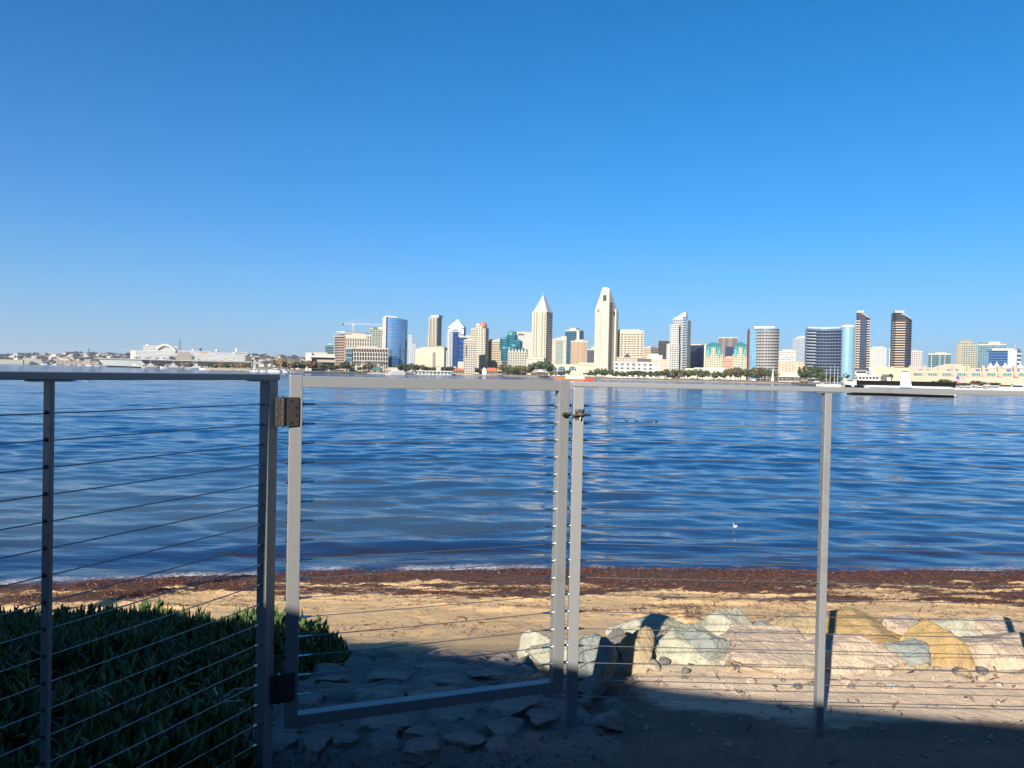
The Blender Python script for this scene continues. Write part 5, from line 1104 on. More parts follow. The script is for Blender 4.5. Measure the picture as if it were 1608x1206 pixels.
for px in (1556.5, 1566.5, 1580, 1590, 1604, 1617, 1630):
    a, b = f.x(px - 6.5, 575), f.x(px + 6.5, 575); c = (a + b) / 2; zt_ = f.z(px, 567 if px in (1566.5, 1590, 1617) else 568.5); zb_ = f.z(px, 577)
    pr = [((b - a) * .62 * (1 - q) ** 1.7 + .15, zb_ + (zt_ - zb_) * q) for q in (0, .15, .3, .5, .75, 1)]; m = MB(); m.lathe(pr, c, 14, 12); m.build('tent_roof', TENT, f.r, smooth=True)
bx(f, 'lower_podium', CC, 1424, 1690, 592.5, 604, -14, -5)
f = building('annex', 'cream annex block of the waterfront left of the convention hall fins', 1370, 1428, 577, 640, plain('annex_cream', (.44, .38, .29), .85, 0, .06, .05), depth=25, roof=False)
bx(f, 'glazed_panel', FM('annexg', (.6, .58, .5), (.42, .52, .52), .7, .7), 1390, 1401, 586, 598, -.5, 2, 3, 3); bx(f, 'raised_roof', M_CREAM, 1372, 1404, 575.8, 577.5, 2, 16)

# low waterfront houses
def cottage(name, label, x0, x1, yr, ye, Y, wallm, roofm, extra=None, cat='building'):
    f = Fr((x0 + x1) / 2, Y); f.r = f.root(name, label, cat); a, b = f.x(x0, 585), f.x(x1, 585); ze = f.z((x0 + x1) / 2, ye); zr_ = f.z((x0 + x1) / 2, yr); w = b - a; d = min(14, w * .6)
    m = MB(); m.box(a + w * .04, b - w * .04, .8, d - .8, -.5, ze, 3, 4); m.build('wall', wallm, f.r)
    m = MB(); m.pyramid([(a, -.3), (b, -.3), (b, d + .3), (a, d + .3)], ze - .15, [(a + w * .18, d / 2, zr_), (b - w * .18, d / 2, zr_)]); m.build('roof', roofm, f.r); return f
WDK = FM('cottage', (.52, .46, .38), (.07, .06, .055), .6, .7)
f = cottage('restaurant', 'low waterfront restaurant with red tiled roof below the pointed-roof tower', 711, 730, 578.5, 582, 960, WDK, M_REDTILE)
f = cottage('restaurant', 'red tiled waterfront restaurant with a white gable below the red domed tower', 762, 782, 577.5, 583, 960, WDK, M_REDTILE)
m = MB(); a, b = f.x(757, 585), f.x(764, 585); zz = f.z(760, 576.5); m.prism([(a, -.5), (b, -.5), (b, zz - 3), ((a + b) / 2, zz), (a, zz - 3)], -1.2, 8); m.build('white_gable', M_WHITE, f.r)
f = cottage('restaurant', 'grey roofed waterfront restaurant with a pointed gable below the hipped-roof tower', 834, 862, 580, 585.5, 900, FM('cot2', (.42, .38, .32), (.08, .07, .06), .7, .7), M_GREYROOF)
m = MB(); a = f.x(848.5, 585); zz = f.z(848, 579.5); m.prism([(a - 5, zz - 3.6), (a + 5, zz - 3.6), (a, zz)], -1.6, 4); m.build('gable', M_WHITE, f.r)
f = cottage('pier_house', 'pier pavilion with a teal pyramid roof left of the white ferry', 584, 599, 575.5, 580.5, 900, FM('cot3', (.55, .56, .52), (.1, .13, .14), .6, .6), M_TEAL)
m = MB(); m.box(f.x(577, 586), f.x(606, 586), -3, 5, -3.4, -.6); m.build('pier_deck', M_BEIGE, f.r)
f = cottage('gazebo', 'small brown gazebo on the bank before the big dark tree', 1256, 1271, 595.5, 599, 520, FM('cot4', (.25, .2, .16), (.05, .04, .04), .7, .8), plain('brown_shingle', (.20, .15, .11), .9))
f = cottage('pavilion', 'low pavilion with a broad grey roof left of the big dark tree', 1221, 1262, 585, 592, 620, FM('cot5', (.5, .46, .4), (.12, .11, .1), .8, .6), plain('pale_grey_roof', (.50, .48, .44), .85))
f = building('arcade', 'long white waterfront arcade with flat roof below the cream waterfront hotel', 645, 709, 583, 985, FM('arcade', (.70, .70, .66), (.18, .22, .24), .6, .6), bay=5, fl=4.5, depth=8, roof=False)
bx(f, 'roof_slab', M_WHITE, 644, 710, 582, 583.4, -2, 9); bx(f, 'clock_tower', M_CREAM, 685, 692, 576, 584, 0, 6)
f = cottage('hut', 'small white walled hut with reddish roof behind the tallest tower\'s trees', 950, 962, 583.5, 587, 760, M_WHITE, plain('brown_red_tile', (.32, .17, .12), .85))
f = cottage('shed', 'cream shed with pinkish roof beside the white ferry', 605, 627, 577, 581.5, 930, FM('cot6', (.62, .5, .42), (.4, .3, .25), .5, .5), plain('pinkish_roof', (.55, .40, .32), .85))

# low left-hand shore: sheds and hangars
f = building('warehouse', 'long cream warehouse on the far left shore with a stepped roof', -10, 36, 564.5, 2450, M_CREAM, depth=40, roof=False); bx(f, 'raised_bay', M_CREAM, 36, 52, 562, 572, 2, 40)
f = building('warehouse', 'cream roofed warehouse between the two dark round hangars on the far left shore', 50, 66, 564.5, 2440, M_CREAM, depth=40, roof=False); bx(f, 'roof_edge', M_WHITE, 50, 66, 564, 565, -1, 30)
for (px, w, h, lab) in ((50, 9, 567, 'small grey round-roofed hangar on the far left shore'), (73.5, 13, 565.5, 'larger dark round-roofed hangar on the far left shore')):
    f = Fr(px, 2400); f.r = f.root('hangar', lab, 'hangar', 'round-roofed hangars'); a, b = f.x(px - w / 2, 568), f.x(px + w / 2, 568); H = f.z(px, h)
    m = MB(); m.prism([((a + b) / 2 + (b - a) / 2 * math.cos(math.pi * k / 14), max(0, H * math.sin(math.pi * k / 14))) for k in range(15)], 0, 40); m.build('shell', plain('hangar_grey', (.12, .16, .22), .7), f.r)
    m = MB(); m.box(a * .6, b * .6, -.6, -.05, 0, H * .6); m.build('door', M_DARK, f.r)
f = building('warehouse', 'long low tan shed row on the far shore left of the grey carrier', 88, 150, 566.5, 2430, FM('shedrow', (.56, .46, .38), (.3, .22, .18), .5, .5), bay=12, fl=8, depth=30, roof=False); bx(f, 'tall_bay', M_BEIGE, 132, 142, 564, 575, -2, 20)

# ---------------------------------------------------------------- ships and boats
def hull(mb, L_, B_, zd, bow=.25, stern=.08, z0=-.5, n=14, bow_rise=0.0, y0=0.0):
    """bow at -L/2: stations of flared sections"""
    st = []
    for i in range(n + 1):
        q = i / n; x = -L_ / 2 + L_ * q
        w = min(1, (q / bow) ** .6 if q < bow else 1) * (1 - .25 * max(0, (q - (1 - stern)) / stern)); w = max(w, .03)
        z = zd + bow_rise * max(0, 1 - q / (bow * 1.6)) ** 1.6
        rake = bow_rise * .7 * max(0, 1 - q / bow)
        st.append([(x + rake * .6, y0 - B_ / 2 * w * .72, z0), (x - rake * .3, y0 - B_ / 2 * w, z), (x - rake * .3, y0 + B_ / 2 * w, z), (x + rake * .6, y0 + B_ / 2 * w * .72, z0)])
    vs = [p for s in st for p in s]; fs = []
    for i in range(n):
        a, b = i * 4, i * 4 + 4
        fs += [(a, b, b + 1, a + 1), (a + 1, b + 1, b + 2, a + 2), (a + 2, b + 2, b + 3, a + 3), (a + 3, b + 3, b, a)]
    fs += [(0, 1, 2, 3), (n * 4 + 3, n * 4 + 2, n * 4 + 1, n * 4)]
    mb.add(vs, fs)
SHIPW = plain('ship_white', (.60, .60, .58), .5, 0, .04, .1); SHIPG = plain('navy_grey', (.24, .26, .28), .6, 0, .12, .05); SHIPGL = plain('light_navy_grey', (.42, .43, .43), .6, 0, .1, .05)
WIN = plain('dark_window', (.02, .03, .04), .15, .3)
# cruise ship
f = Fr(298, 1750, 0.0); f.r = f.root('cruise_ship', 'huge white cruise ship moored behind the grey aircraft carrier', 'ship')
a, b = f.x(207, 565), f.x(391, 572); Ls = b - a; dk = f.z(298, 566)
m = MB(); hull(m, Ls, 34, dk, .12, .04, -2); m.v = [((x + (a + b) / 2) if True else 0, y, z) for x, y, z in m.v]
m.v = [((a + b) - x, y, z) for x, y, z in m.v]; m.f = [tuple(reversed(q)) for q in m.f]; m.build('hull', SHIPW, f.r)
DECKM = facade('cabins', (.84, .84, .83), (.22, .26, .30), .9, .42, gm=0)
def sb(name, mat, x0, x1, yt, yb, y0, y1, bay=3.5, fl=3.0): return bx(f, name, mat, x0, x1, yt, yb, y0, y1, bay, fl)
sb('cabin_deck', DECKM, 213, 384, 552.5, 567, -15, 15); sb('stern_block', SHIPW, 205.5, 214.5, 550.5, 566, -15.5, 15.5)
sb('upper_deck', DECKM, 225, 278, 544.5, 553, -13, 13); sb('upper_deck', DECKM, 278, 330, 551, 553.5, -13, 13)
sb('bridge', SHIPW, 366, 387, 553, 557, -17, 17); sb('bridge_windows', WIN, 368, 386, 554, 555.2, -17.3, -16.9); sb('sun_deck', SHIPW, 226, 280, 543.3, 545, -14, 14)
m = MB(); q0, q1 = f.x(247, 550), f.x(277, 553); zz, zt_ = f.z(262, 553), f.z(262, 542.2)
for yy in (-14, 12): m.tube([(q0 + (q1 - q0) * k / 14, yy, zz + (zt_ - zz) * math.sin(math.pi * (.1 + .9 * k / 14)) ** .8) for k in range(15)], 3.2, 8)
m.build('arch', SHIPW, f.r, smooth=True)
sb('funnel', SHIPW, 254, 269, 543.5, 550, -8, 8); sb('funnel_emblem', plain('emblem_blue', (.05, .12, .45), .5), 257, 263, 545.5, 549, -8.6, -8); 
for px, py in ((232.5, 541.5), (303.5, 550), (340.5, 550)):
    m = MB(); q, zz = f.on(px, py + 1.0); m.lathe([(.6, zz - 6), (.6, zz - 3), (3.2, zz - 2), (4.2, zz), (3.2, zz + 2.6), (.4, zz + 3.8)], q, 0, 12); m.build('radar_dome', SHIPW, f.r, smooth=True)
m = MB(); q = f.x(371, 553); m.tube([(q, 0, f.z(371, 553)), (q, 0, f.z(371, 545.5))], [2.6, .5], 6); m.tube([(q - 6, 0, f.z(371, 549)), (q + 5, 0, f.z(371, 548.5))], .6, 5); m.build('mast', SHIPW, f.r)
m = MB(); q = f.x(314.5, 548); m.tube([(q, 0, f.z(314, 554)), (q, 0, f.z(314, 546.5))], [3.4, 3.0], 10); m.build('dark_stack', plain('stack_dark', (.05, .06, .09), .6), f.r)
sb('lifeboat', plain('lifeboat_orange', (.55, .3, .15), .6), 314, 324, 553, 554.5, -15.8, -15)
sb('tender', SHIPW, 250, 262, 563, 565, -17.5, -16); sb('tender', SHIPW, 266, 276, 563, 565, -17.5, -16)
# aircraft carrier
f = Fr(275, 1400, 0.0); f.r = f.root('aircraft_carrier', 'long grey aircraft carrier with tan island and lattice mast before the cruise ship', 'ship')
a, b = f.x(152, 570), f.x(392, 576)
m = MB(); zd = f.z(275, 566.5); zw = 0
m.prism([(f.x(170, 575), -1), (f.x(386, 578), -1), (b, zd - 3), (b, zd), (a, zd), (a + 4, zd - 3)], -16, 16); m.build('hull', SHIPG, f.r)
m = MB(); m.box(a - 2, b, -26, 18, zd + .02, zd + 1.6); m.build('flight_deck', SHIPGL, f.r)
m = MB(); zb_ = f.z(200, 574.5); m.prism([(f.x(166, 574), zb_), (f.x(232, 576), zb_ - 1), (f.x(222, 569), zd - .2), (a + 3, zd - .2)], -24, -16.02); m.build('side_sponson', plain('pale_navy_grey', (.40, .44, .44), .6, 0, .25, .04), f.r)
ISL = FM('island', (.48, .43, .37), (.16, .15, .14), .4, .4)
sb('island', ISL, 278, 303, 556, 566.8, -4, 8); sb('island_bridge', ISL, 281, 299, 552.5, 556.3, -3, 7); sb('deck_house', FM('isl2', (.50, .45, .39), (.2, .18, .16), .4, .4), 268, 279, 559, 566.8, -3, 6)
m = MB(); q = f.x(282.3, 550); z0_ = f.z(282, 553); z1_ = f.z(282, 532)
lattice(m, (q, 0, z0_), (q, 0, z1_ - 6), 1.6, 10); m.tube([(q, 0, z1_ - 6), (q, 0, z1_)], .2, 5)
for zq, hw in ((.25, 6), (.45, 4.5), (.62, 3.5), (.8, 2)): zz = z0_ + (z1_ - z0_) * zq; m.tube([(q - hw, 0, zz), (q + hw * .8, 0, zz)], .4, 5); m.box(q - 1.3, q + 1.3, -1.3, 1.3, zz, zz + 1.2)
m.build('lattice_mast', plain('mast_grey', (.10, .11, .14), .6), f.r)
for px in (268, 303): 
    m = MB(); q, zz = f.on(px, 562); m.box(q - 3, q + 3, -8, -3, zz - 3, zz + 3); m.build('gun_mount', plain('mount_%d' % px, (.06, .065, .07), .6), f.r)
for k, px in enumerate((215, 232, 246, 258, 312, 324, 336, 348, 362)):   # parked aircraft
    pl_ = empty('aircraft', f.o + f.ax * f.x(px, 566) + f.ay * (-18) + Vector((0, 0, zd + 1.6)), f.rz + .6, 'small parked jet on the carrier deck', 'aircraft', 'jets parked on the carrier deck') if k == 0 else None
    if k == 0:
        m = MB(); m.tube([(-7, 0, 2), (-4, 0, 2.3), (3, 0, 2.4), (7, 0, 2.2)], [.3, .9, 1.0, .5], 8); m.build('fuselage', SHIPGL, pl_, smooth=True)
        m = MB(); m.add([(-1, -5, 2.2), (2.5, -1, 2.2), (2.5, 1, 2.2), (-1, 5, 2.2), (4, 5, 2.2), (4, -5, 2.2), (-1, -5, 2.4), (2.5, -1, 2.4), (2.5, 1, 2.4), (-1, 5, 2.4), (4, 5, 2.4), (4, -5, 2.4)], [(5, 4, 3, 2, 1, 0), (6, 7, 8, 9, 10, 11), (0, 1, 7, 6), (3, 4, 10, 9), (4, 5, 11, 10), (5, 0, 6, 11)]); m.build('wing', SHIPGL, pl_)
        m = MB(); m.prism([(4.5, 2.4), (7, 2.4), (7.2, 5), (6, 5)], -.2, .2); m.build('tail_fin', SHIPGL, pl_)
        for s in (-1, 1): m = MB(); m.tube([(0, s * 1.2, -.02), (0, s * 1.0, 1.8)], .25, 6); m.build('landing_gear', M_DARK, pl_)
        JET = pl_
    else: dup(JET, f.o + f.ax * f.x(px, 566) + f.ay * (-18 if k % 2 else -12) + Vector((0, 0, zd + 1.6)), f.rz + .6 + .2 * k)
# offshore yacht: black and white ship crossing at right
f = Fr(1412, 205, 0.0); f.r = f.root('motor_ship', 'long white ship with a black deck stripe and black bottom passing behind the right railing', 'ship')
a, b = f.x(1325, 600), f.x(1501, 612); Lm = b - a; cx = (a + b) / 2; zd = f.z(1420, 603.4)
def yb(name, mat, x0, x1, yt, yb_, y0=-1.5, y1=1.5, bay=2, fl=2): return bx(f, name, mat, x0, x1, yt, yb_, y0, y1, bay, fl)
m = MB(); hull(m, Lm, 6.4, zd, .22, .05, .55, 18, 1.6); m.v = [(x + cx, y, z) for x, y, z in m.v]; m.build('hull', SHIPW, f.r)
M_BH = plain('black_hull_paint', (.006, .006, .007), .75, 0, .1, 1); M_BH.node_tree.nodes['Principled BSDF'].inputs['Specular IOR Level'].default_value = .08
m = MB(); hull(m, Lm * .95, 6.0, .72, .2, .05, -.4, 14, 0.05); m.v = [(x + cx + .2, y, z) for x, y, z in m.v]; m.build('boot_stripe', M_BH, f.r)
m = MB(); m.add([(f.x(1327, 606), -.7, f.z(1327, 604)), (f.x(1327, 606), -.7, f.z(1327, 608)), (f.x(1358, 606), -2.75, f.z(1358, 610.5)), (f.x(1358, 606), -2.95, f.z(1358, 605.8)), (f.x(1327, 606), .5, f.z(1327, 604)), (f.x(1327, 606), .5, f.z(1327, 608)), (f.x(1358, 606), .5, f.z(1358, 610.5)), (f.x(1358, 606), .5, f.z(1358, 605.8))], [(0, 1, 2, 3), (7, 6, 5, 4), (0, 3, 7, 4), (1, 5, 6, 2), (0, 4, 5, 1), (3, 2, 6, 7)]); m.build('bow_stripe', M_BH, f.r)
m = MB()
xs_, xe_ = f.x(1346, 603), f.x(1500, 606); zt_ = f.z(1420, 598.6); zb_ = f.z(1420, 603.6)
m.box(xs_, xe_, -3.3, 3.3, zb_ - .3, zt_); m.prism([(f.x(1331, 597), f.z(1331, 596)), (xs_ - .02, zb_ + .3), (xs_ - .02, zt_)], -1.9, 1.9); m.build('bulwark', M_BH, f.r)
yb('window_band', plain('blue_dark_glass', (.06, .10, .18), .2, .4), 1366, 1497, 609.4, 613.4, -3.28, -3.15); yb('deckhouse', SHIPW, 1348, 1382, 590, 600, -2.9, 2.2)
for k in range(6): yb('cabin_window', WIN, 1349.5 + k * 5.3, 1353.5 + k * 5.3, 591.8, 595, -2.97, -2.88)
yb('deckhouse_roof', SHIPGL, 1345, 1386, 589.3, 590.4, -2.5, 2.5); yb('wheelhouse', SHIPW, 1344, 1362, 581.5, 589.2, -1.7, 1.7); yb('wheelhouse_window', WIN, 1345, 1361, 583, 586, -1.78, -1.7)
yb('wheelhouse_roof', M_DARK, 1342.5, 1364, 580, 581.6, -2, 2)
m = MB(); q = f.x(1353, 580); m.tube([(q, 0, f.z(1353, 580)), (q, 0, f.z(1353, 571))], .09, 5); m.tube([(q - .7, 0, f.z(1353, 574.5)), (q + .7, 0, f.z(1353, 574.5))], .12, 5); m.build('radar_mast', M_DARK, f.r)
m = MB(); m.add([(f.x(1364, 578), .3, f.z(1364, 577)), (f.x(1368, 577), .3, f.z(1368, 577)), (f.x(1377, 591), .3, f.z(1377, 590)), (f.x(1372, 591), .3, f.z(1372, 590)), (f.x(1364, 578), -.3, f.z(1364, 577)), (f.x(1368, 577), -.3, f.z(1368, 577)), (f.x(1377, 591), -.3, f.z(1377, 590)), (f.x(1372, 591), -.3, f.z(1372, 590))], [(0, 1, 2, 3), (7, 6, 5, 4), (4, 5, 1, 0), (5, 6, 2, 1), (6, 7, 3, 2), (7, 4, 0, 3)]); m.build('raked_mast', SHIPW, f.r)
m = MB(); x0_, x1_, x2_, x3_ = f.x(1413, 608), f.x(1432, 608), f.x(1427, 584), f.x(1416, 584); zz0, zz1 = f.z(1420, 608), f.z(1420, 584.5)
m.prism([(x0_, zz0), (x1_, zz0), (x2_, zz1), (x3_, zz1)], -3.45, 1.4); m.build('funnel', SHIPW, f.r)
m = MB(); m.box(x3_ + .1, x2_ - .1, -1.1, 1.1, zz1 + .02, zz1 + .35); m.build('funnel_top', M_DARK, f.r)
yb('deck_gear', plain('deck_gear_dark', (.06, .08, .07), .7), 1384, 1392, 588, 605, -1, 1); yb('deck_crate', SHIPGL, 1393, 1399, 592, 605, -1.2, .6)
m = MB(); q, zz = f.on(1325.5, 593); m.tube([(q, 0, zz - .3), (q - .1, 0, zz + .9), (q + .8, 0, zz + 1.2)], .16, 6); m.tube([(q + .3, -.4, zz), (q + 1.4, .3, zz + .6)], .25, 6); m.tube([(q + .9, -.2, zz - .2), (q + .9, -.2, zz + .8)], .3, 8); m.build('anchor_winch', M_BLACK, f.r)
m = MB(); q, zz = f.on(1499, 605); m.tube([(q, 0, zz), (q + .1, 0, zz + 1.9)], .04, 5); m.build('flag_pole', SHIPW, f.r)
# flag behind, big one on land
f2 = Fr(1501, 600, LAND); g_ = f2.root('flag', 'large striped flag flying over the bank left of the moored yachts', 'flag'); zz = f2.z(1501, 590); m = MB(); m.tube([(0, 0, 0), (0, 0, zz + .3)], .12, 6); m.build('pole', SHIPW, g_)
for k in range(7):
    m = MB(); h = 4.4 / 7; nn = 9
    vs = [(q * .75, .35 * math.sin(q * 1.1), zz - h * k - h * e - q * .32) for q in range(nn) for e in (0, 1)]; vs += [(x, y + .05, z) for x, y, z in vs]
    o_ = 2 * nn; m.add(vs, [(2 * i, 2 * i + 1, 2 * i + 3, 2 * i + 2) for i in range(nn - 1)] + [(o_ + 2 * i + 2, o_ + 2 * i + 3, o_ + 2 * i + 1, o_ + 2 * i) for i in range(nn - 1)]); m.build('stripe', plain('flag_red', (.50, .07, .08), .7) if k % 2 == 0 else SHIPW, g_)
m = MB(); vs = [(q * .75, .35 * math.sin(q * 1.1) - .08, zz - 2.4 * e - q * .32) for q in range(4) for e in (0, 1)]; vs += [(x, y + .04, z) for x, y, z in vs]; m.add(vs, [(2 * i, 2 * i + 1, 2 * i + 3, 2 * i + 2) for i in range(3)] + [(8 + 2 * i + 2, 8 + 2 * i + 3, 8 + 2 * i + 1, 8 + 2 * i) for i in range(3)]); m.build('canton', plain('flag_blue', (.03, .06, .25), .7), g_)
# tug: orange hull, cream house
f = Fr(902.5, 520, 0.0); f.r = f.root('work_boat', 'orange-hulled work boat with a cream deckhouse passing above the gate latch', 'boat')
OR = plain('bright_orange', (.75, .12, .03), .5, 0, .06, .3); YC = plain('cream_deckhouse', (.78, .66, .38), .6, 0, .06, .3)
a, b = f.x(871.5, 596), f.x(933, 596); cx = (a + b) / 2
m = MB(); hull(m, b - a, 7, 1.5, .3, .12, -.3, 16, .8); m.v = [(x + cx, y, z) for x, y, z in m.v]; m.build('hull', OR, f.r)
m = MB(); m.prism([(f.x(887, 597), .9), (f.x(918, 598), .9), (f.x(917, 590), f.z(917, 590.5)), (f.x(890, 590), f.z(890, 589.5))], -3.58, 2.5); m.build('main_house', YC, f.r)
yb('upper_house', YC, 895, 914, 585.5, 590.4, -2.4, 2); yb('wheelhouse', YC, 897, 903, 582, 585.8, -1.8, 1.8); yb('wheelhouse_window', plain('pale_window', (.4, .5, .6), .2), 900, 905.5, 582.6, 585, -1.95, -1.78); yb('aft_cabin', YC, 906, 912, 583, 585.8, -1.6, 1.6)
for k in range(5): yb('window', WIN, 896.5 + k * 3.4, 898.2 + k * 3.4, 586.8, 588.4, -2.48, -2.38)
m = MB(); q = f.x(902, 582); m.tube([(q, 0, f.z(902, 583)), (q, 0, f.z(902, 576.5))], .12, 5); m.build('mast', SHIPW, f.r)
# ferry
f = Fr(621.5, 760, 0.0); f.r = f.root('ferry', 'white two-decked passenger ferry at the shore behind the gate\'s top bar', 'boat')
a, b = f.x(605.5, 588), f.x(637.5, 588); cx = (a + b) / 2
m = MB(); hull(m, b - a, 7, f.z(621, 587.3), .25, .08, -.3, 14, .5); m.v = [(x + cx, y, z) for x, y, z in m.v]; m.build('hull', SHIPW, f.r)
yb('lower_deck', SHIPW, 611, 636, 584, 587.6, -2.8, 2.8); yb('window_band', WIN, 613, 635, 585, 586.3, -2.9, -2.78); yb('upper_deck', SHIPW, 614, 634, 581.8, 584.1, -2.4, 2.4); yb('upper_window_band', WIN, 616, 633, 582.6, 583.4, -2.5, -2.38); yb('pilot_house', SHIPW, 616, 621, 580, 582, -1.5, 1.5)
# small boats
def motorboat(label, group):
    r = empty('motor_boat', (0, 0, 0), 0, label, 'boat', group); m = MB(); hull(m, 8, 2.7, 1.05, .4, .1, -.2, 10, .35); m.build('hull', SHIPW, r)
    m = MB(); m.prism([(-1.6, 1.0), (2.2, 1.0), (2.0, 2.3), (-.6, 2.3)], -.95, .95); m.build('cabin', SHIPW, r)
    m = MB(); m.prism([(-1.2, 1.35), (1.9, 1.35), (1.85, 1.95), (-.75, 1.95)], -.99, .99); m.build('window_band', WIN, r)
    m = MB(); m.box(-.8, 2.3, -1.05, 1.05, 2.3, 2.4); m.build('roof', SHIPW, r); return r
def sailboat(label, group):
    r = empty('sail_boat', (0, 0, 0), 0, label, 'boat', group); m = MB(); hull(m, 10, 3, 1.1, .45, .12, -.2, 10, .3); m.build('hull', SHIPW, r)
    m = MB(); m.prism([(-1.8, 1.1), (1.8, 1.1), (1.5, 1.65), (-1.3, 1.65)], -.9, .9); m.build('cabin', SHIPW, r)
    m = MB(); m.tube([(-.6, 0, 1.1), (-.6, 0, 14)], [.13, .09], 6); m.build('mast', SHIPW, r)
    m = MB(); m.tube([(-.6, 0, 2.3), (3.4, 0, 2.3)], [.22, .16], 6); m.build('boom', plain('blue_sail_cover', (.1, .16, .35), .8), r); return r
MBT = motorboat('white motor boat moored off the far shore', 'small boats moored off the far shore'); SBT = sailboat('white sailing boat moored off the far shore', 'small boats moored off the far shore')
first = [True, True]
def put(kind, px, Y, lab=None, s=1.0, rz=None):
    src, i = (MBT, 0) if kind == 'm' else (SBT, 1); p = P(px, hor(px), Y); rz = random.uniform(-.5, .5) - math.atan2(p.x, p.y) if rz is None else rz
    if first[i]:
        first[i] = False; src.location = (p.x, p.y, 0); src.rotation_euler = (0, 0, rz); src.scale = (s, s, s)
        if lab: src['label'] = lab
    else: dup(src, (p.x, p.y, 0), rz, (s, s, s), lab or ('white motor boat moored off the far shore' if kind == 'm' else 'white sailing boat moored off the far shore'))
BOATS = [('m', 150, 1150), ('s', 152, 1200)]
put('s', 153, 1900, s=1.3); put('m', 70, 2100, s=2); put('m', 86, 2000, s=1.6); put('s', 94, 2150, s=1.2); put('m', 110, 2050, s=2); put('m', 128, 2000, s=2); put('m', 140, 1900, s=2)
for px, Y, k, s in ((399, 770, 'm', 1.1), (405, 765, 'm', 1.3), (411, 770, 's', .7), (417, 760, 'm', 1.3), (424, 762, 'm', 1.2), (431, 758, 'm', 1.6), (437, 770, 's', .8), (443, 765, 'm', 1.5), (452, 770, 'm', 1), (286, 1180, 's', 1.5), (262, 1150, 'm', 2.4), (270, 1160, 'm', 1.6), (248, 1190, 'm', 1.8),
                (310, 1000, 'm', 2.2), (322, 960, 'm', 1.8), (226, 1300, 'm', 2.6), (1299, 455, 's', .75), (1305, 450, 's', .9), (1312, 440, 's', .95), (1317, 436, 's', .85), (1290, 480, 'm', .8), (1508, 400, 'm', .9), (1520, 405, 'm', 1.0), (1535, 410, 'm', 1.0), (1548, 415, 'm', .8), (1562, 420, 'm', 1.2), (1578, 420, 'm', .9)):
    put(k, px, Y, s=s)
put('m', 1594, 400, 'larger white cabin cruiser moored at the far right edge', 1.7); put('m', 115, 205, 'left of the two small white boats just above the left rail', .5, 1.2); put('m', 137, 200, 'right of the two small white boats just above the left rail', .5, 1.9)
# patrol craft along the carrier's quay
for i, (x0, x1, yt, Y, lab) in enumerate(((200, 222, 571.5, 1180, 'dark barge with a white hut left of the carrier quay'), (224, 249, 571, 1120, 'small grey patrol ship with a pale bridge, left of three at the carrier quay'), (256, 289, 571, 1050, 'grey patrol ship with a tall mast, middle of three at the carrier quay'), (294, 323, 572, 980, 'grey crane ship with a slanted boom, right of three at the carrier quay'), (394, 404, 579, 800, 'low black barge at the end of the tan pier'))):
    f = Fr((x0 + x1) / 2, Y, 0.0); f.r = f.root('patrol_ship' if 0 < i < 4 else 'barge', lab, 'ship' if 0 < i < 4 else 'barge'); a, b = f.x(x0, 578), f.x(x1, 580)
    m = MB(); hull(m, b - a, 8, 2.4, .2, .08, -.4, 12, .8 if i < 4 else .1); m.build('hull', SHIPG if 0 < i < 4 else M_DARK, f.r)
    w = b - a; m = MB(); m.box(-w * .22, w * .2, -2.8, 2.8, 2.35, 5.2); m.box(-w * .12, w * .08, -2.2, 2.2, 5.21, 8.0); m.build('deckhouse', SHIPGL if i else SHIPW, f.r)
    if i: m = MB(); m.tube([(0, 0, 7.5), (0, 0, 14 + 3 * (i == 2))], [.3, .12], 6); m.tube([(-2, 0, 11), (2, 0, 11)], .12, 5); m.build('mast', SHIPGL, f.r)
    if i == 3: m = MB(); m.tube([(-w * .05, 0, 4), (-w * .3, 0, 17)], [.5, .25], 6); m.build('boom', SHIPGL, f.r)
# tan pier wall in front of the carrier
f = Fr(350, 850, 0.0); f.r = f.root('pier', 'low tan concrete pier right of the patrol ships', 'pier'); a, b = f.x(322, 581), f.x(394, 582)
m = MB(); m.box(a, b, 0, 10, 1.3, 2.6); m.build('deck', plain('pier_tan', (.50, .40, .29), .9), f.r)
for k in range(24): q = a + (b - a) * (k + .5) / 24; m = MB(); m.tube([(q, .6, -1), (q, .6, 1.32)], .35, 6); m.build('pile', M_BEIGE, f.r)
# birds on the bay
BD = empty('duck', (0, 0, 0), 0, 'small dark duck swimming in a row on the bay right of the gate', 'duck', 'ducks on the bay'); BM_ = plain('dark_feathers', (.05, .04, .035), .8)
m = MB(); m.lathe([(.02, -.02), (.09, .0), (.12, .05), (.10, .11), (.03, .15)], 0, 0, 10, 1.9, 1); bo = m.build('body', BM_, BD, smooth=True); m = MB(); m.tube([(-.17, 0, .08), (-.2, 0, .2), (-.22, 0, .24), (-.30, 0, .235)], [.035, .035, .05, .012], 8); m.build('head', BM_, bo, smooth=True)
for i, (px, py) in enumerate(((984, 662), (1000, 662.5), (1016, 663), (1022, 663.5), (1031, 663))):
    d = ray(px, py); p = EYE + d * (-EYE.z / d.z); p.z = 0.02
    if i == 0: BD.location = p; BD.scale = (.85,) * 3
    else: dup(BD, p, random.uniform(-.6, .6), (.85,) * 3)
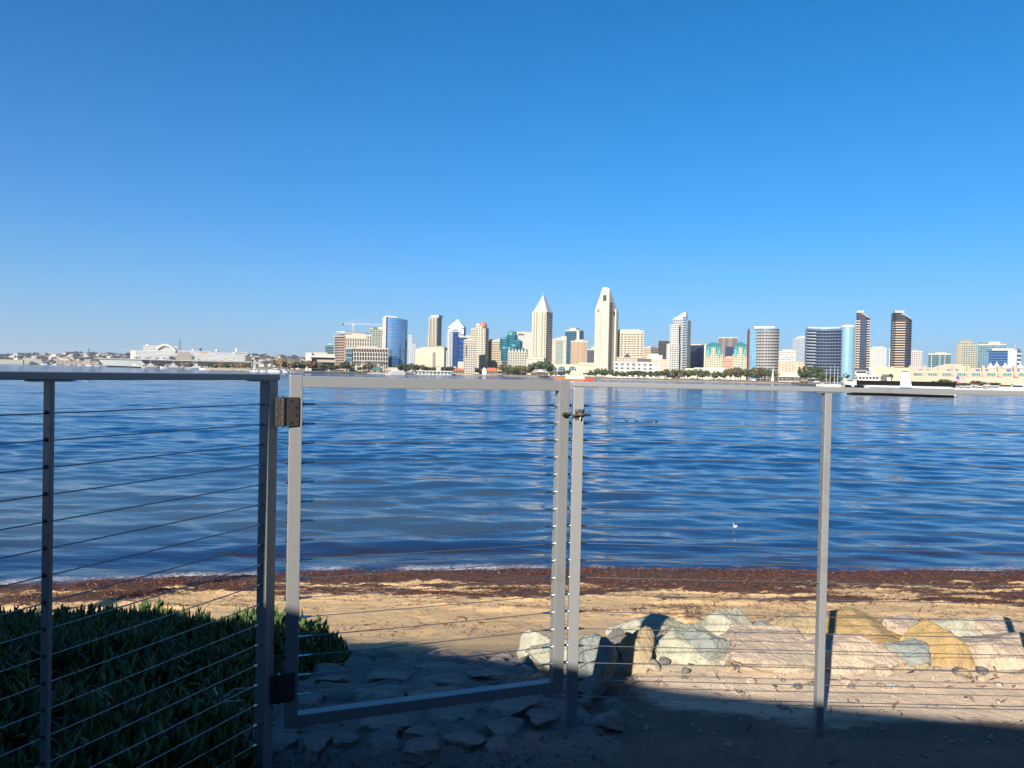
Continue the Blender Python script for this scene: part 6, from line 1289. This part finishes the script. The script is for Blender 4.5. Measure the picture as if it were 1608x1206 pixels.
d = ray(1155, 831); p = EYE + d * (-EYE.z / d.z); GL = empty('gull', (p.x, p.y, 0.05), .6, 'small white gull floating on the water near the beach', 'gull'); m = MB(); m.lathe([(.012, -.012), (.036, .0), (.048, .024), (.036, .048), (.012, .06)], 0, 0, 10, 1.9, 1); bo = m.build('body', SHIPW, GL, smooth=True); m = MB(); m.tube([(-.066, 0, .036), (-.078, 0, .078), (-.087, 0, .096), (-.114, 0, .093)], [.015, .015, .02, .005], 8); m.build('head', SHIPW, bo, smooth=True)
for px, py, Y, mt, lab in ((483, 238, 230, SHIPW, 'white gull flying high over the left of the skyline'), (649, 330, 330, BM_, 'dark gull flying above the skyline, lower of the two in the air')):
    g_ = empty('gull', P(px, py, Y), .5, lab, 'gull'); m = MB(); m.tube([(0, -.25, 0), (0, -.1, .02), (0, .12, .02), (0, .28, 0)], [.02, .06, .06, .01], 8); bo = m.build('body', mt, g_, smooth=True)
    for s in (-1, 1): m = MB(); vs = [(0, -.06, .03), (0, .08, .03), (s * .25, .05, .12), (s * .25, -.09, .12), (s * .55, .1, .05), (s * .53, .02, .05)]; vs += [(x, y, z + .015) for x, y, z in vs]; m.add(vs, [(0, 1, 2, 3), (3, 2, 4, 5), (9, 8, 7, 6), (11, 10, 8, 9), (0, 3, 9, 6), (3, 5, 11, 9), (1, 7, 8, 2), (2, 8, 10, 4), (4, 10, 11, 5)]); m.build('wing', mt, g_)

# ---------------------------------------------------------------- far trees
def crown_mesh(seed, n=620, lobes=9, flat=1.0):
    r_ = np.random.default_rng(seed); lc = np.stack([r_.normal(0, .26, lobes), r_.normal(0, .26, lobes), r_.uniform(.42, .82, lobes)], -1); lr = r_.uniform(.15, .27, lobes)
    li = r_.integers(0, lobes, n); d = r_.normal(0, 1, (n, 3)); d /= np.linalg.norm(d, axis=1, keepdims=True)
    c = lc[li] + d * (lr[li] * r_.uniform(.55, 1.08, n))[:, None]; c[:, 2] = np.clip(c[:, 2], .2, 1.0)
    a = r_.normal(0, 1, (n, 3)); a /= np.linalg.norm(a, axis=1, keepdims=True); b = np.cross(a, d + .5 * r_.normal(0, 1, (n, 3))); b /= np.linalg.norm(b, axis=1, keepdims=True) + 1e-6
    s = r_.uniform(.035, .085, n)[:, None]; V = np.stack([c - a * s - b * s * .6, c + a * s - b * s * .5, c + a * s * .7 + b * s * .8, c - a * s * .8 + b * s * .7], 1)
    F = np.array([(0, 1, 2, 3)])[None] + (np.arange(n) * 4)[:, None, None]; return V.reshape(-1, 3), F.reshape(-1, 4)
M_BARK = plain('bark', (.16, .12, .085), .9, 0, .2, 5)
LEAFS = {'dark': leaf_mat('dark_green_leaves', (.028, .05, .018), (.07, .10, .03), .7), 'olive': leaf_mat('olive_leaves', (.07, .075, .026), (.15, .14, .05), .7),
         'yellow': leaf_mat('yellow_green_leaves', (.11, .11, .03), (.22, .19, .06), .7), 'brown': leaf_mat('brown_leaves', (.16, .09, .04), (.28, .17, .08), .7), 'hazy': leaf_mat('grey_green_leaves', (.07, .085, .075), (.12, .13, .11), .8)}
PROTO = {}
def tree_proto(key, seed):
    r = empty('park_tree', (0, -500, -50)); V, F = crown_mesh(seed); np_mesh('crown', V, F, LEAFS[key], r)
    m = MB(); m.tube([(0, 0, -.03), (.01, 0, .2), (.0, .01, .45)], [.035, .028, .016], 7)
    for a in (0.3, 2.4, 4.4): m.tube([(.005, 0, .22), (.13 * math.cos(a), .13 * math.sin(a), .42), (.22 * math.cos(a), .22 * math.sin(a), .6)], [.018, .012, .005], 5)
    m.build('trunk', M_BARK, r); return r
USED = set()
def tree(px, yt, yb_, w, Y, key='dark', label=None, group='park trees along the far waterfront', zb=None):
    seed = random.randint(1, 3); k = (key, seed)
    if k not in PROTO: PROTO[k] = tree_proto(key, seed * 7 + len(key))
    p = P(px, hor(px), Y); z0 = LAND if zb is None else zb; h = P(px, yt, Y).z - z0; ww = w / FPX * Y * 1.5; h *= 1.08
    lab = label or {'dark': 'dark green park tree on the far waterfront', 'olive': 'olive green park tree on the far waterfront', 'yellow': 'yellowish green park tree on the far waterfront', 'brown': 'brownish park tree on the far waterfront', 'hazy': 'grey green tree among the houses on the far hillside'}[key]
    src = PROTO[k]
    if k not in USED:
        USED.add(k); o = src; o.location = (p.x, p.y, z0); o.rotation_euler = (0, 0, random.uniform(0, 6)); o.scale = (ww, ww, h)
    else: o = dup(src, (p.x, p.y, z0), random.uniform(0, 6), (ww, ww, h))
    tag(o, lab, 'tree', group); return o
TREES = [(462, 569, 583, 9, 'olive'), (470, 571, 583, 8, 'dark'), (484, 567, 583, 11, 'brown'), (495, 571, 583, 9, 'dark'), (506, 572, 583, 8, 'olive'), (519, 573, 583, 12, 'dark'), (528, 574, 583, 8, 'olive'), (540, 568, 583, 13, 'dark'), (548, 571, 583, 9, 'dark'),
         (437, 565, 581, 13, 'brown'), (446, 566, 581, 12, 'brown'), (455, 570, 581, 7, 'brown'), (463, 568, 581, 8, 'dark'), (474, 570, 581, 10, 'olive'), (566, 576, 583, 9, 'dark'), (575, 573, 583, 7, 'olive'), (583, 572, 583, 7, 'olive'),
         (628, 573.5, 585, 12, 'dark'), (638, 572, 585, 14, 'dark'), (648, 572, 585, 14, 'dark'), (657, 574, 585, 12, 'olive'), (666, 575, 585, 10, 'dark'), (677, 577, 585, 10, 'olive'), (683, 577, 585, 8, 'dark'), (696, 576, 585, 11, 'dark'), (704, 575.5, 585, 12, 'dark'), (711, 577, 585, 7, 'dark'),
         (734, 579, 588, 10, 'olive'), (743, 578, 588, 12, 'olive'), (752, 579, 588, 10, 'olive'), (758, 579, 588, 6, 'dark'), (784, 583, 588, 8, 'olive'), (796, 574, 590, 12, 'dark'), (800, 578, 590, 11, 'dark'), (809, 577, 590, 12, 'yellow'), (818, 575.5, 590, 14, 'yellow'), (828, 576, 590, 13, 'yellow'), (834, 579, 590, 9, 'olive'),
         (843, 571, 590, 13, 'dark'), (852, 569.5, 590, 16, 'dark'), (859, 572, 590, 10, 'dark'), (803, 580, 592, 10, 'dark'), (866, 583, 592, 7, 'yellow'), (880, 584, 592, 10, 'olive'), (892, 581, 591, 7, 'dark'),
         (925, 585, 593, 10, 'dark'), (936, 582, 593, 11, 'dark'), (945, 579.5, 593, 14, 'dark'), (951, 583, 593, 9, 'dark'), (966, 583, 593, 10, 'dark'), (976, 585, 594, 9, 'olive'), (982, 585, 594, 7, 'olive'), (992, 582, 595, 13, 'dark'), (1002, 581.5, 595, 14, 'dark'), (1010, 584, 595, 9, 'dark'),
         (1024, 583, 595, 11, 'dark'), (1034, 582, 596, 14, 'dark'), (1044, 583, 596, 13, 'dark'), (1055, 581.5, 597, 14, 'olive'), (1064, 581, 597, 13, 'olive'), (1075, 582, 597, 12, 'olive'), (1080, 583, 597, 8, 'dark'), (1095, 580.5, 597, 13, 'dark'), (1103, 583, 597, 10, 'olive'), (1121, 584, 598, 16, 'dark'), (1136, 585, 598, 9, 'olive'),
         (1147, 580, 599, 9, 'olive'), (1155, 577.5, 599, 11, 'olive'), (1163, 580, 599, 12, 'olive'), (1172, 579, 599, 14, 'dark'), (1181, 584, 600, 11, 'dark'), (1190, 578, 600, 15, 'olive'), (1200, 579, 600, 16, 'dark'), (1208, 581, 600, 12, 'dark'), (1219, 587, 600, 6, 'yellow'),
         (1244, 593, 602, 8, 'yellow'), (1262, 583, 603, 13, 'dark'), (1272, 575.5, 603, 17, 'dark'), (1281, 578, 603, 14, 'dark'), (1288, 586, 603, 10, 'dark'), (1298, 596, 605, 7, 'yellow'), (1306, 587, 604, 14, 'dark'), (1486, 596, 607, 14, 'olive'), (1512, 601, 608, 16, 'yellow'), (1533, 598, 609, 10, 'olive'), (1545, 600, 609, 9, 'olive'), (1558, 601, 609, 12, 'olive'), (1468, 599, 607, 9, 'olive'), (1395, 588, 603, 9, 'dark')]
for px, yt, yb_, w, key in TREES: tree(px, yt, yb_, w, shoreY(px) + random.uniform(14, 45), key)
for k in range(26):
    px = 250 + k * 5.6 + random.uniform(-2, 2); tree(px, 570 + random.uniform(0, 3), 578, random.uniform(5, 9), 1260 if px < 330 else 900, random.choice(['dark', 'dark', 'brown', 'olive']), zb=1.5)
# palms
def palm_proto():
    r = empty('palm_tree', (0, 0, 0), 0, 'slim palm on the far waterfront', 'palm', 'palms on the far waterfront'); m = MB(); m.tube([(0, 0, 0), (.1, 0, 4), (0, 0, 8)], [.3, .22, .2], 7); m.build('trunk', M_BARK, r)
    B, D2 = [], []
    for k in range(22):
        a = k * 2.4; e = .8 - k * .06
        for s in range(7):
            q = s / 7; c = [math.cos(a) * 2.6 * q, math.sin(a) * 2.6 * q, 8 + e * 2 * q - 2.2 * q * q]
            for sd in (-1, 1): B.append(c); D2.append([math.cos(a) - sd * math.sin(a), math.sin(a) + sd * math.cos(a), -.4])
    n = len(B); leaves('crown', LEAFS['olive'], np.array(B), np.array(D2), np.full(n, .8), np.full(n, .07), np.zeros(n), parent=r); return r
PP = palm_proto()
for i, (px, yt) in enumerate(((556, 567), (562, 566.5), (570, 567), (577, 566), (581, 566.5), (588, 567), (596, 567), (601, 567), (1139, 580), (1160, 579), (1217, 586), (606, 569), (1029, 584), (1477, 599), (1550, 600))):
    Y = 900 if px < 700 else shoreY(px) + 20; p = P(px, hor(px), Y); s = (P(px, yt, Y).z - LAND) / 9
    if i == 0: PP.location = (p.x, p.y, LAND); PP.scale = (s, s, s)
    else: dup(PP, (p.x, p.y, LAND), random.uniform(0, 6), (s, s, s))

# ---------------------------------------------------------------- hillside houses and trees, far left
HM = [plain('house_%d' % i, c, .85, 0, .1, .2) for i, c in enumerate(((.62, .57, .50), (.50, .42, .36), (.66, .64, .60), (.44, .38, .33)))]
HR = [plain('house_roof_%d' % i, c, .9, 0, .2, .3) for i, c in enumerate(((.30, .17, .12), (.24, .22, .21), (.42, .38, .34)))]
HP = {}
def house(px, Y, s):
    k = (random.randrange(4), random.randrange(3)); p = P(px, hor(px), Y); z = hill_z(px, Y) - 1.5; rz = random.uniform(-.7, .7); sc_ = (s, s * .8, s * random.uniform(.7, 1.2))
    if k not in HP:
        r = empty('house', (p.x, p.y, z), rz, 'small pale house among trees on the far hillside', 'house', 'houses on the far hillside'); r.scale = sc_
        m = MB(); m.box(-8, 8, -5, 5, -1, 7, 3.5, 3.4); m.build('wall', HM[k[0]] if k[1] else FM('hw%d' % k[0], tuple(HM[k[0]].node_tree.nodes['Principled BSDF'].inputs['Base Color'].default_value[:3]) if False else (.58, .52, .46), (.1, .1, .1), .5, .45), r)
        m = MB(); m.pyramid([(-8.6, -5.6), (8.6, -5.6), (8.6, 5.6), (-8.6, 5.6)], 7.03, [(-4, 0, 10), (4, 0, 10)]); m.build('roof', HR[k[1]], r); HP[k] = r
    else: dup(HP[k], (p.x, p.y, z), rz, sc_)
for k in range(230):
    px = random.uniform(-10, 205) if k < 150 else random.uniform(392, 520); Y = 2480 + 640 * random.random() ** 0.8; house(px, Y, random.uniform(.55, 1.35))
for k in range(150):
    px = random.uniform(-10, 208) if k < 95 else random.uniform(385, 520); Y = 2500 + 660 * random.random() ** .6; zb = hill_z(px, Y) - 1; p = P(px, hor(px), Y)
    hh = random.uniform(7, 15); yt = hor(px) - (zb + hh - EYE.z) * FPX / Y; tree(px, yt, 0, random.uniform(3.5, 8), Y, 'hazy', group='trees on the far hillside', zb=zb)
# a few blocks on the right part of the hills
for px, w, yt, lab in ((400, 4, 567.5, 'small grey tower-like block beside the carrier bow'), (438, 5, 558, 'white domed water tower on the far hill')):
    building('house', lab, px - w / 2, px + w / 2, yt, 1500 if px != 438 else 2900, FM('hb%d' % px, (.6, .57, .52), (.25, .24, .23), .5, .5), depth=15, roof=px != 438, cat='building')
f = Fr(139.3, 2950, LAND); f.r = f.root('radio_mast', 'thin dark mast standing on the far left hill ridge', 'mast'); m = MB(); m.tube([(0, 0, 20), (0, 0, f.z(139.3, 547))], [1.6, .8], 6); m.build('pole', M_DARK, f.r); m = MB(); m.box(-2, 2, -2, 2, f.z(139, 551), f.z(139, 548)); m.build('head', M_DARK, f.r)
# parked cars and white stalls on the far park
CARM = [plain('car_paint_%d' % i, c, .35, .1, .05, 2) for i, c in enumerate(((.72, .72, .72), (.12, .13, .15), (.4, .4, .42), (.35, .06, .05)))]
CP = []
for i, cm in enumerate(CARM):
    r = empty('parked_car', (0, -600 - i * 5, LAND), 0, 'tiny car parked along the far waterfront park', 'car', 'cars parked along the far waterfront')
    m = MB(); m.prism([(-2.2, .35), (2.2, .35), (2.2, .8), (1.4, .95), (.9, 1.45), (-.9, 1.45), (-1.6, .95), (-2.2, .85)], -.85, .85); m.build('body', cm, r)
    for sx in (-1.35, 1.35):
        for sy in (-.8, .8): m = MB(); m.tube([(sx, sy - .1, .33), (sx, sy + .1, .33)], .33, 10); m.build('wheel', M_BLACK, r)
    m = MB(); m.prism([(-1.35, .98), (1.2, .98), (.8, 1.38), (-.8, 1.38)], -.88, .88); m.build('window_band', WIN, r); CP.append(r)
used_c = set(); ci = 0
for px in list(range(1016, 1052, 5)) + list(range(955, 1000, 7)) + [1088, 1096, 1108, 1130, 1142, 1184, 1232, 1282, 870, 878, 886, 690, 722, 775, 786, 1530, 1550]:
    i = 0 if random.random() < .6 else random.randrange(4); Y = shoreY(px) + random.uniform(8, 16); p = P(px, hor(px), Y); rz = -math.atan2(p.x, p.y) + random.uniform(-.15, .15)
    if i not in used_c: used_c.add(i); CP[i].location = (p.x, p.y, LAND); CP[i].rotation_euler = (0, 0, rz)
    else: dup(CP[i], (p.x, p.y, LAND), rz)
for i, r in enumerate(CP):
    if i not in used_c: p = P(1060 + i * 9, hor(1060), 660); r.location = (p.x, p.y, LAND)
# white sail sculpture, lamp posts
f = Fr(1213, 640); f.r = f.root('sculpture', 'white sail-shaped sculpture left of the low grey-roofed pavilion', 'sculpture'); h = f.z(1213, 577); m = MB(); m.prism([(-1.0, 0), (1.0, 0), (.7, h * .55), (.3, h)], -.3, .3); m.build('sail', SHIPW, f.r); m = MB(); m.tube([(.4, 0, 0), (.4, 0, h + 1.5)], .14, 6); m.build('mast', SHIPW, f.r)

# ---------------------------------------------------------------- thin marine air between here and the far hills
hm = bpy.data.materials.new('sea_haze'); hm.use_nodes = True; hn = hm.node_tree; hn.nodes.remove(hn.nodes['Principled BSDF'])
hv = hn.nodes.new('ShaderNodeVolumePrincipled'); hv.inputs['Color'].default_value = (.75, .86, 1, 1); hv.inputs['Density'].default_value = 0.000055; hv.inputs['Anisotropy'].default_value = 0.2
hn.links.new(hv.outputs[0], hn.nodes['Material Output'].inputs['Volume'])
hz = MB(); hz.box(-11000, 11000, -420, 9100, -11, 190); tag(hz.build('haze', hm), kind='stuff')
